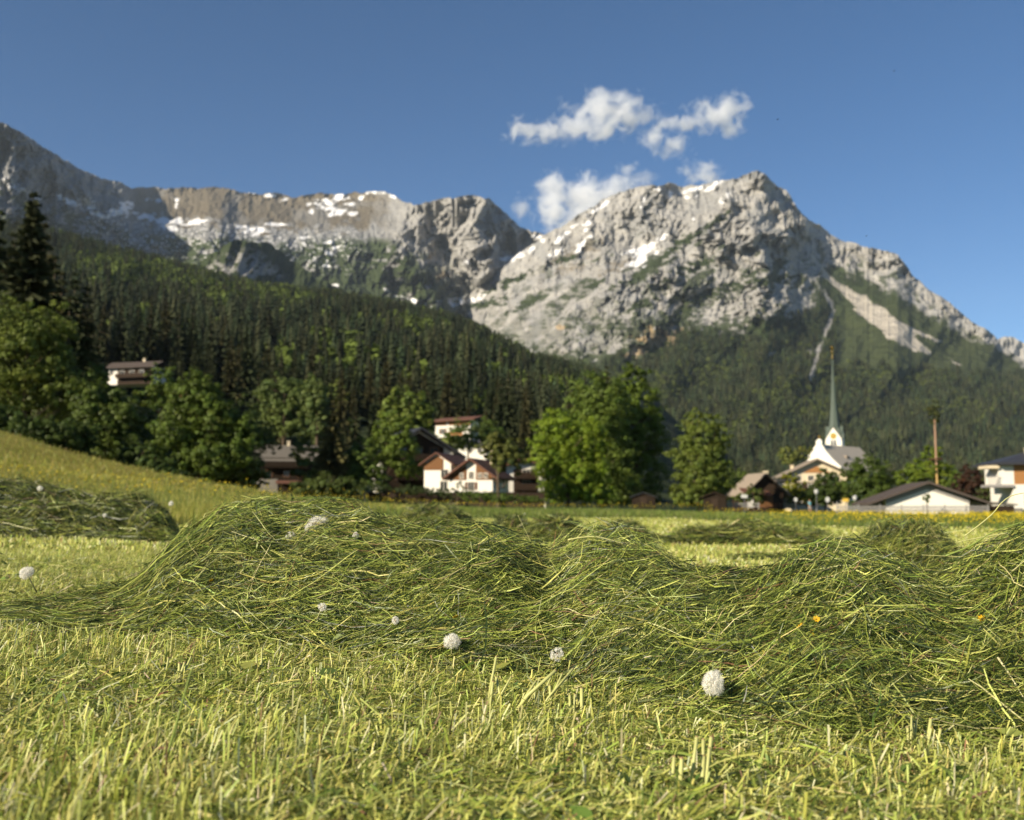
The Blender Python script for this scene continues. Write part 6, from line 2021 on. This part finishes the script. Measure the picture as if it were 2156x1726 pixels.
def stalks(label, X, Y, n, spread, h, rad, seed, lean=(0.5, 0.1)):
    rr = random.Random(seed)
    d_ = heap_depth(X, Y) - .04
    p = at(X, Y, d_)
    gz = float(ground_z(p[0], p[1]))
    root = link("stalk_clump", None, label=label, cat="cut stalks", group="clumps of thick cut stalks", loc=(p[0], p[1], gz))
    for k in range(n):
        x, y = rr.uniform(-spread, spread), rr.uniform(-spread * .5, spread * .5)
        hh = 1.35 * h * rr.uniform(.6, 1.15)
        lx, ly = lean[0] * rr.uniform(-.3, 1.6), rr.uniform(-.3, .3)
        q = .85 * rad * rr.uniform(.6, 1.2)
        a = Vector((x, y, -.005))
        b = Vector((x + lx * hh, y + ly * hh, hh))
        m_ = a.lerp(b, .5) + Vector((-.08 * hh * lx, 0, .02 * hh))
        st = MB().tube([a, m_, b], [q * 1.15, q, q * .9], 9).build("stalk", M_STALK, root, smooth=True)
        dr = (b - m_).normalized()
        MB().tube([b + dr * .0003, b + dr * .0012], [q * .93, q * .7], 9).build("cut_end", M_CUTEND, st)


stalks("clump of thick leaning cut stalks in the stubble below the windrow's middle", 1050, 1500, 6, .03, .075, .0034, 1, (.9, .1))
stalks("upright cut stalks right beside the leaning clump below the windrow", 1135, 1500, 6, .025, .06, .0032, 2, (.5, .1))
stalks("pair of straight cut stalks below the half dandelion clock", 1215, 1520, 3, .012, .05, .0034, 3, (.05, .1))
stalks("blurred bunch of pale brown-topped stalks at the bottom right of the middle", 1450, 1672, 9, .024, .055, .0036, 4, (.1, .1))
stalks("pale sunlit cut stalks in the stubble at the lower right", 1945, 1582, 9, .022, .04, .003, 5, (.15, .1))
stalks("short thick yellow stalks in the stubble at the left", 362, 1440, 5, .02, .04, .0032, 6, (.35, .1))
stalks("short cut stalks between the left stalks and the windrow", 548, 1425, 4, .015, .04, .0028, 7, (.3, .1))

# ---------------------------------------------------------------- single stems that stand out
M_STRAW = mat("pale_stem", (0.45, 0.44, 0.17), 0.45, 0.25, 60, 0.35)
M_GREENSTEM = mat("green_stem", (0.21, 0.27, 0.06), 0.45, 0.25, 60, 0.35)
M_WHITESTEM = mat("bleached_stem", (0.58, 0.54, 0.30), 0.5, 0.2, 60, 0.3)


def stem3(name, label, pts, rad, m, d=None, lift=.02, cat="grass stalk"):
    P = []
    for X, Y in pts:
        dd = d or heap_depth(X, Y) - lift * .5 - .014
        P.append(Vector(at(X, Y, dd)))
    o = P[0].copy()
    fine = []
    for i in range(len(P) - 1):
        p0, p1, p2, p3 = P[max(i - 1, 0)], P[i], P[i + 1], P[min(i + 2, len(P) - 1)]
        for t in (0, .25, .5, .75):
            fine.append(0.5 * ((2 * p1) + (p2 - p0) * t + (2 * p0 - 5 * p1 + 4 * p2 - p3) * t * t + (3 * p1 - p0 - 3 * p2 + p3) * t ** 3))
    fine.append(P[-1])
    n = len(fine)
    rad *= .72
    mb = MB().tube([p - o for p in fine], [rad * (1 - .55 * i / n) for i in range(n)], 7)
    return mb.build(name, m, smooth=True, loc=o, label=label, cat=cat, group="single stems standing out of the hay")


stem3("grass_stalk", "curled dry stem arching into the sky at the right edge", [(2030, 1128), (2062, 1104), (2090, 1080), (2108, 1058), (2130, 1043), (2165, 1036)], .0022, M_STRAW, 2.2)
stem3("grass_stalk", "thick yellow-green stem rising to the right edge below the curled one", [(1990, 1170), (2040, 1150), (2090, 1120), (2160, 1096)], .0028, M_GREENSTEM, 2.15)
stem3("grass_stalk", "forked pale stem poking left out of the right hand hump", [(2120, 1122), (2070, 1130), (2015, 1141)], .0022, M_STRAW, 2.15)
stem3("grass_stalk", "pale stem lying out over the dip left of the right hand hump", [(2030, 1172), (1980, 1170), (1940, 1168)], .0016, M_STRAW, 2.3)
stem3("grass_stalk", "straight short stem standing up from the right middle hump", [(1752, 1168), (1764, 1150), (1774, 1124)], .0016, M_STRAW, 2.25)
stem3("grass_stalk", "flat arching yellow stem over the right middle hump", [(1682, 1150), (1730, 1140), (1780, 1146), (1850, 1170), (1900, 1185)], .0022, M_GREENSTEM, 2.3, 0)
stem3("grass_stalk", "broad pale stem lying over the middle hump", [(1195, 1136), (1255, 1130), (1330, 1152), (1400, 1188), (1440, 1208)], .0026, M_STRAW, 2.36, 0)
stem3("grass_stalk", "bleached straw lying beside the large white clock", [(1528, 1420), (1590, 1412), (1680, 1396)], .0024, M_WHITESTEM, None, .02)
stem3("grass_stalk", "bleached notched straw near the right picture edge", [(2100, 1384), (2125, 1420), (2158, 1475)], .0028, M_WHITESTEM, None, .02)
stem3("grass_stalk", "long reddish stem sweeping along the lower right of the windrow", [(1775, 1362), (1810, 1400), (1870, 1430), (1930, 1448), (2000, 1455), (2160, 1448)], .0017, M_STRAW, None, .02)
stem3("grass_stalk", "long green stem running down the left side of the windrow", [(1000, 1256), (1060, 1258), (1150, 1262), (1250, 1266)], .0016, M_WHITESTEM, None, .02)
stem3("grass_stalk", "long fine stem crossing the middle of the windrow", [(1150, 1290), (1220, 1294), (1300, 1308), (1420, 1316)], .0018, M_STRAW, None, .02)
stem3("grass_stalk", "thick pale straw at the foot of the middle of the windrow", [(1418, 1352), (1460, 1350), (1520, 1354)], .003, M_WHITESTEM, None, .02)
stem3("grass_stalk", "slanting green stem with a torn leaf in the left stubble", [(620, 1310), (680, 1345), (760, 1400)], .0018, M_GREENSTEM, None, .02)
stem3("grass_stalk", "tall blurred blade standing in the left stubble", [(352, 1590), (378, 1500), (398, 1425), (408, 1400)], .0022, M_GREENSTEM, 1.28)
stem3("grass_stalk", "slim upright awn above the middle of the windrow", [(1118, 1142), (1105, 1115), (1090, 1084)], .0008, M_STRAW, 2.4)
stem3("grass_stalk", "thin upright stem in front of the middle hump", [(1256, 1206), (1252, 1160), (1258, 1092)], .0009, M_GREENSTEM, 2.35)
stem3("grass_stalk", "fine dark awn above the dip right of the middle hump", [(1330, 1150), (1340, 1120), (1352, 1096)], .0007, M_GREENSTEM, 2.4)
# a nodding seed head on the middle hump
root = link("grass_seed_head", None, label="dark nodding grass seed head above the middle hump", cat="grass stalk", group="single stems standing out of the hay", loc=at(1252, 1130, 2.3))
o = Vector(root.location)
pts = [Vector(at(X, Y, 2.3)) - o for X, Y in ((1252, 1130), (1240, 1112), (1222, 1102), (1205, 1098), (1186, 1099))]
MB().tube(pts, [.0011, .001, .0009, .0007, .0004], 6).build("stem", M_GREENSTEM, root)
sk = MB()
for i in range(13):
    t = i / 12 * 1.9 + 2.0
    k = int(min(t, 3))
    c = pts[k].lerp(pts[k + 1], t - k)
    s_ = (-1) ** i
    sk.tube([c, c + Vector((-.005, .001, s_ * .0022)), c + Vector((-.011, .001, s_ * .0028))], [.0006, .0014, .0002], 6)
sk.build("spikelets", mat("spikelet", (0.06, 0.075, 0.03), 0.6, 0.3, 200, 0.2), root)

# broad leaves lying in the hay
M_BROAD = attr_mat("broad_leaf", 0.25, 60, 0.5, 0.3, 0.15)
for q, (X, Y, L_, ang, lab) in enumerate(((610, 1052, 30, 2.6, "dark crumpled leaf on top of the left crest"), (1770, 1215, 36, -0.7, "broad pale blade lying on the right middle hump"), (1500, 1222, 22, 0.4, "dark clover leaf in the dip of the windrow"), (1250, 1218, 20, 1.0, "pale leaf under the middle hump"), (710, 1342, 26, -0.5, "dark torn leaf at the foot of the left crest"), (1620, 1372 - 140, 22, 0.2, "dull leaf in the hay above the flower trio"), (1600, 1262, 18, 2.0, "small grey-green leaf in the right dip"), (1555, 1400, 20, 0.2, "grey leaf beside the bleached straw"), (1870, 1395, 22, 0.5, "round green leaf on a slim stem at the lower right"), (1315, 1365, 20, 0.1, "thin grey-green leaf at the foot of the windrow's middle"), (2010, 1205, 24, -0.4, "crumpled brown-green leaf on the right hand hump"), (200, 1262, 22, 0.6, "dark leaf on the thin left tail of the windrow"), (300, 1238, 26, 0.3, "dark clover tuft at the root of the left tail"), (2080, 1160, 26, 0.9, "brown withered leaf near the top of the right hand hump"))):
    d_ = heap_depth(X, Y)
    p = Vector(at(X, Y, d_ - .035))
    s_ = L_ * d_ / FD
    u = np.linspace(0, 1, 9)
    wv_ = np.sin(u * math.pi) ** 0.8 * s_ * 0.22 * (1 + 0.2 * np.sin(u * 19 + q))
    zz = 0.12 * s_ * np.sin(u * 5 + q)
    rows = np.stack([np.stack([(u - .5) * s_, k * wv_, zz + abs(k) * wv_ * 0.5], -1) for k in (-1, -.5, 0, .5, 1)], 0)
    tint = np.array(((0.05, 0.075, 0.025), (0.19, 0.23, 0.08), (0.08, 0.11, 0.04))[q % 3]) if "brown" not in lab else np.array((0.14, 0.09, 0.045))
    me = mesh_np("leaf", rows.reshape(-1, 3), quads=grid_quads(5, 9), mats=[M_BROAD], col=np.broadcast_to(tint, (45, 3)), smooth=True)
    o_ = link("fallen_leaf", me, label=lab, cat="leaf", group="broad leaves lying in the hay", loc=p)
    o_.rotation_euler = (1.0 + 0.2 * math.sin(q * 3), ang * 0.6, ang * 0.3)

# ---------------------------------------------------------------- insects in the air
M_FLY = mat("insect_black", (0.012, 0.012, 0.014), 0.5, 0.2, 500, 0.3)
M_WING = mat("insect_wing", (0.10, 0.10, 0.10), 0.4, 0.2, 500, 0.3)
for X, Y, d_, lab in ((1881, 150, 2.6, "tiny dark insect high in the sky at the right"), (1636, 252, 2.5, "tiny dark insect in the sky right of the clouds"), (1823, 497, 2.9, "tiny dark insect just above the right flank of the peak")):
    root = link("flying_insect", None, label=lab, cat="insect", group="insects in the sky", loc=at(X, Y, d_), rotz=0.4)
    MB().tube([(-.0028, 0, 0), (-.0014, 0, .0003), (.0004, 0, .0004), (.0018, 0, .0002), (.003, 0, -.0003)], [.0003, .0008, .0009, .0007, .0002], 8).build("body", M_FLY, root, smooth=True)
    for s_ in (-1, 1):
        MB().add([(.0006, s_ * .0006, .0009), (.0014, s_ * .003, .0022), (.0002, s_ * .0052, .0028), (-.0012, s_ * .0036, .002), (.0006, s_ * .0006, .0008), (.0014, s_ * .003, .0021), (.0002, s_ * .0052, .0027), (-.0012, s_ * .0036, .0019)], [(0, 1, 2, 3), (7, 6, 5, 4), (0, 4, 5, 1), (1, 5, 6, 2), (2, 6, 7, 3), (3, 7, 4, 0)]).build("wing", M_WING, root)
# ---------------------------------------------------------------- clouds
def cloud(label, d, blobs, dens, seed, amp=2.1, bias=0.10):
    """blobs in picture units (X, Y, rX, rY); real volumes far behind the peaks"""
    k = d / FD / CP
    X0 = sum(b[0] for b in blobs) / len(blobs)
    Y0 = sum(b[1] for b in blobs) / len(blobs)
    c = Vector(at(X0, Y0, d))
    rr = random.Random(seed)
    L = []
    for X, Y, rx, ry in blobs:
        p = Vector(at(X, Y, d)) - c
        L.append((Vector((p.x, rr.uniform(-.3, .3) * rx * k, p.z)), Vector((rx * k, (rx + ry) / 2 * k, ry * k))))
    lo = [min(p[i] - 1.35 * q[i] for p, q in L) for i in range(3)]
    hi = [max(p[i] + 1.35 * q[i] for p, q in L) for i in range(3)]
    m = bpy.data.materials.new("cloud_vapour")
    m.use_nodes = True
    t = m.node_tree
    t.nodes.remove(t.nodes["Principled BSDF"])
    tc = t.nodes.new("ShaderNodeTexCoord")
    nz = t.nodes.new("ShaderNodeTexNoise")
    nz.inputs["Scale"].default_value = 1 / (30 * k)
    nz.inputs["Detail"].default_value = 7
    nz.inputs["Roughness"].default_value = 0.58
    nz.inputs["Distortion"].default_value = 0.6
    ad = t.nodes.new("ShaderNodeVectorMath")
    ad.operation = 'ADD'
    ad.inputs[1].default_value = (seed * 911.0, seed * 577.0, 0)
    t.links.new(tc.outputs["Object"], ad.inputs[0])
    t.links.new(ad.outputs[0], nz.inputs["Vector"])
    prev = None
    for p, q in L:
        s1 = t.nodes.new("ShaderNodeVectorMath")
        s1.operation = 'SUBTRACT'
        s1.inputs[1].default_value = p
        t.links.new(tc.outputs["Object"], s1.inputs[0])
        s2 = t.nodes.new("ShaderNodeVectorMath")
        s2.operation = 'DIVIDE'
        s2.inputs[1].default_value = q
        t.links.new(s1.outputs[0], s2.inputs[0])
        ln = t.nodes.new("ShaderNodeVectorMath")
        ln.operation = 'LENGTH'
        t.links.new(s2.outputs[0], ln.inputs[0])
        if prev is None:
            prev = ln.outputs["Value"]
        else:
            mn = t.nodes.new("ShaderNodeMath")
            mn.operation = 'SMOOTH_MIN'
            mn.inputs[2].default_value = 0.25
            t.links.new(prev, mn.inputs[0])
            t.links.new(ln.outputs["Value"], mn.inputs[1])
            prev = mn.outputs[0]
    # density = clamp((1 - dist + amp * (noise - 0.5) * 2 - bias) * gain)
    a = t.nodes.new("ShaderNodeMath")
    a.operation = 'MULTIPLY_ADD'
    a.inputs[1].default_value = 2 * amp
    a.inputs[2].default_value = 1 - amp - bias
    t.links.new(nz.outputs["Fac"], a.inputs[0])
    b = t.nodes.new("ShaderNodeMath")
    b.operation = 'SUBTRACT'
    t.links.new(a.outputs[0], b.inputs[0])
    t.links.new(prev, b.inputs[1])
    mr = t.nodes.new("ShaderNodeMapRange")
    mr.inputs[1].default_value = 0.0
    mr.inputs[2].default_value = 0.85
    mr.inputs[3].default_value = 0.0
    mr.inputs[4].default_value = dens * 1.6
    t.links.new(b.outputs[0], mr.inputs[0])
    pv = t.nodes.new("ShaderNodeVolumePrincipled")
    pv.inputs["Color"].default_value = (0.99, 0.99, 1.0, 1)
    pv.inputs["Anisotropy"].default_value = 0.25
    t.links.new(mr.outputs[0], pv.inputs["Density"])
    t.links.new(pv.outputs[0], t.nodes["Material Output"].inputs["Volume"])
    m.volume_intersection_method = 'FAST'
    o = MB().box(lo[0], hi[0], lo[1], hi[1], lo[2], hi[2]).build("cloud", m, loc=c, label=label, cat="cloud", group="small white clouds above the peaks")
    return o


CD = 9800
cloud("largest long white cloud with a wispy tail pointing left", CD, [(1105, 284, 44, 26), (1160, 276, 44, 20), (1215, 255, 50, 34), (1262, 235, 46, 44), (1310, 228, 40, 38), (1270, 268, 50, 30), (1330, 250, 34, 26)], 0.0080, 1)
cloud("thin wisp of cloud right of the largest cloud", CD, [(1362, 240, 34, 26), (1395, 258, 34, 18)], 0.0053, 2)
cloud("small cloud hanging below and right of the thin wisp", CD, [(1378, 290, 32, 26), (1412, 308, 42, 24)], 0.0068, 3)
cloud("white cloud farthest right with a tail to its left", CD, [(1440, 262, 40, 14), (1490, 248, 44, 32), (1535, 235, 36, 36), (1535, 265, 30, 26)], 0.0080, 4)
cloud("big bright cloud rising from behind the notch left of the peak", CD, [(1165, 405, 40, 42), (1170, 450, 40, 40), (1230, 415, 56, 48), (1285, 405, 48, 36), (1235, 455, 70, 40), (1190, 480, 40, 36)], 0.0095, 5)
cloud("faint wisp of cloud over the shoulder of the peak", CD, [(1318, 356, 26, 16), (1345, 378, 40, 22)], 0.0042, 6)
cloud("small cloud just above the ridge left of the summit", CD, [(1445, 356, 24, 20), (1480, 374, 44, 24)], 0.0061, 7)
cloud("tiny cloud puff in the notch between the two mountains", CD, [(1096, 438, 22, 24)], 0.0049, 8)
# ---------------------------------------------------------------- the air between here and the mountains
hm = bpy.data.materials.new("haze_air")
hm.use_nodes = True
t_ = hm.node_tree
t_.nodes.remove(t_.nodes["Principled BSDF"])
pv_ = t_.nodes.new("ShaderNodeVolumePrincipled")
pv_.inputs["Color"].default_value = (0.72, 0.84, 1.0, 1)
pv_.inputs["Density"].default_value = 0.000016
pv_.inputs["Anisotropy"].default_value = 0.0
t_.links.new(pv_.outputs[0], t_.nodes["Material Output"].inputs["Volume"])
MB().box(-12500, 12500, -12500, 12500, -30, 2650).build("haze", hm, kind="stuff", label="thin bluish air in front of the far mountains")
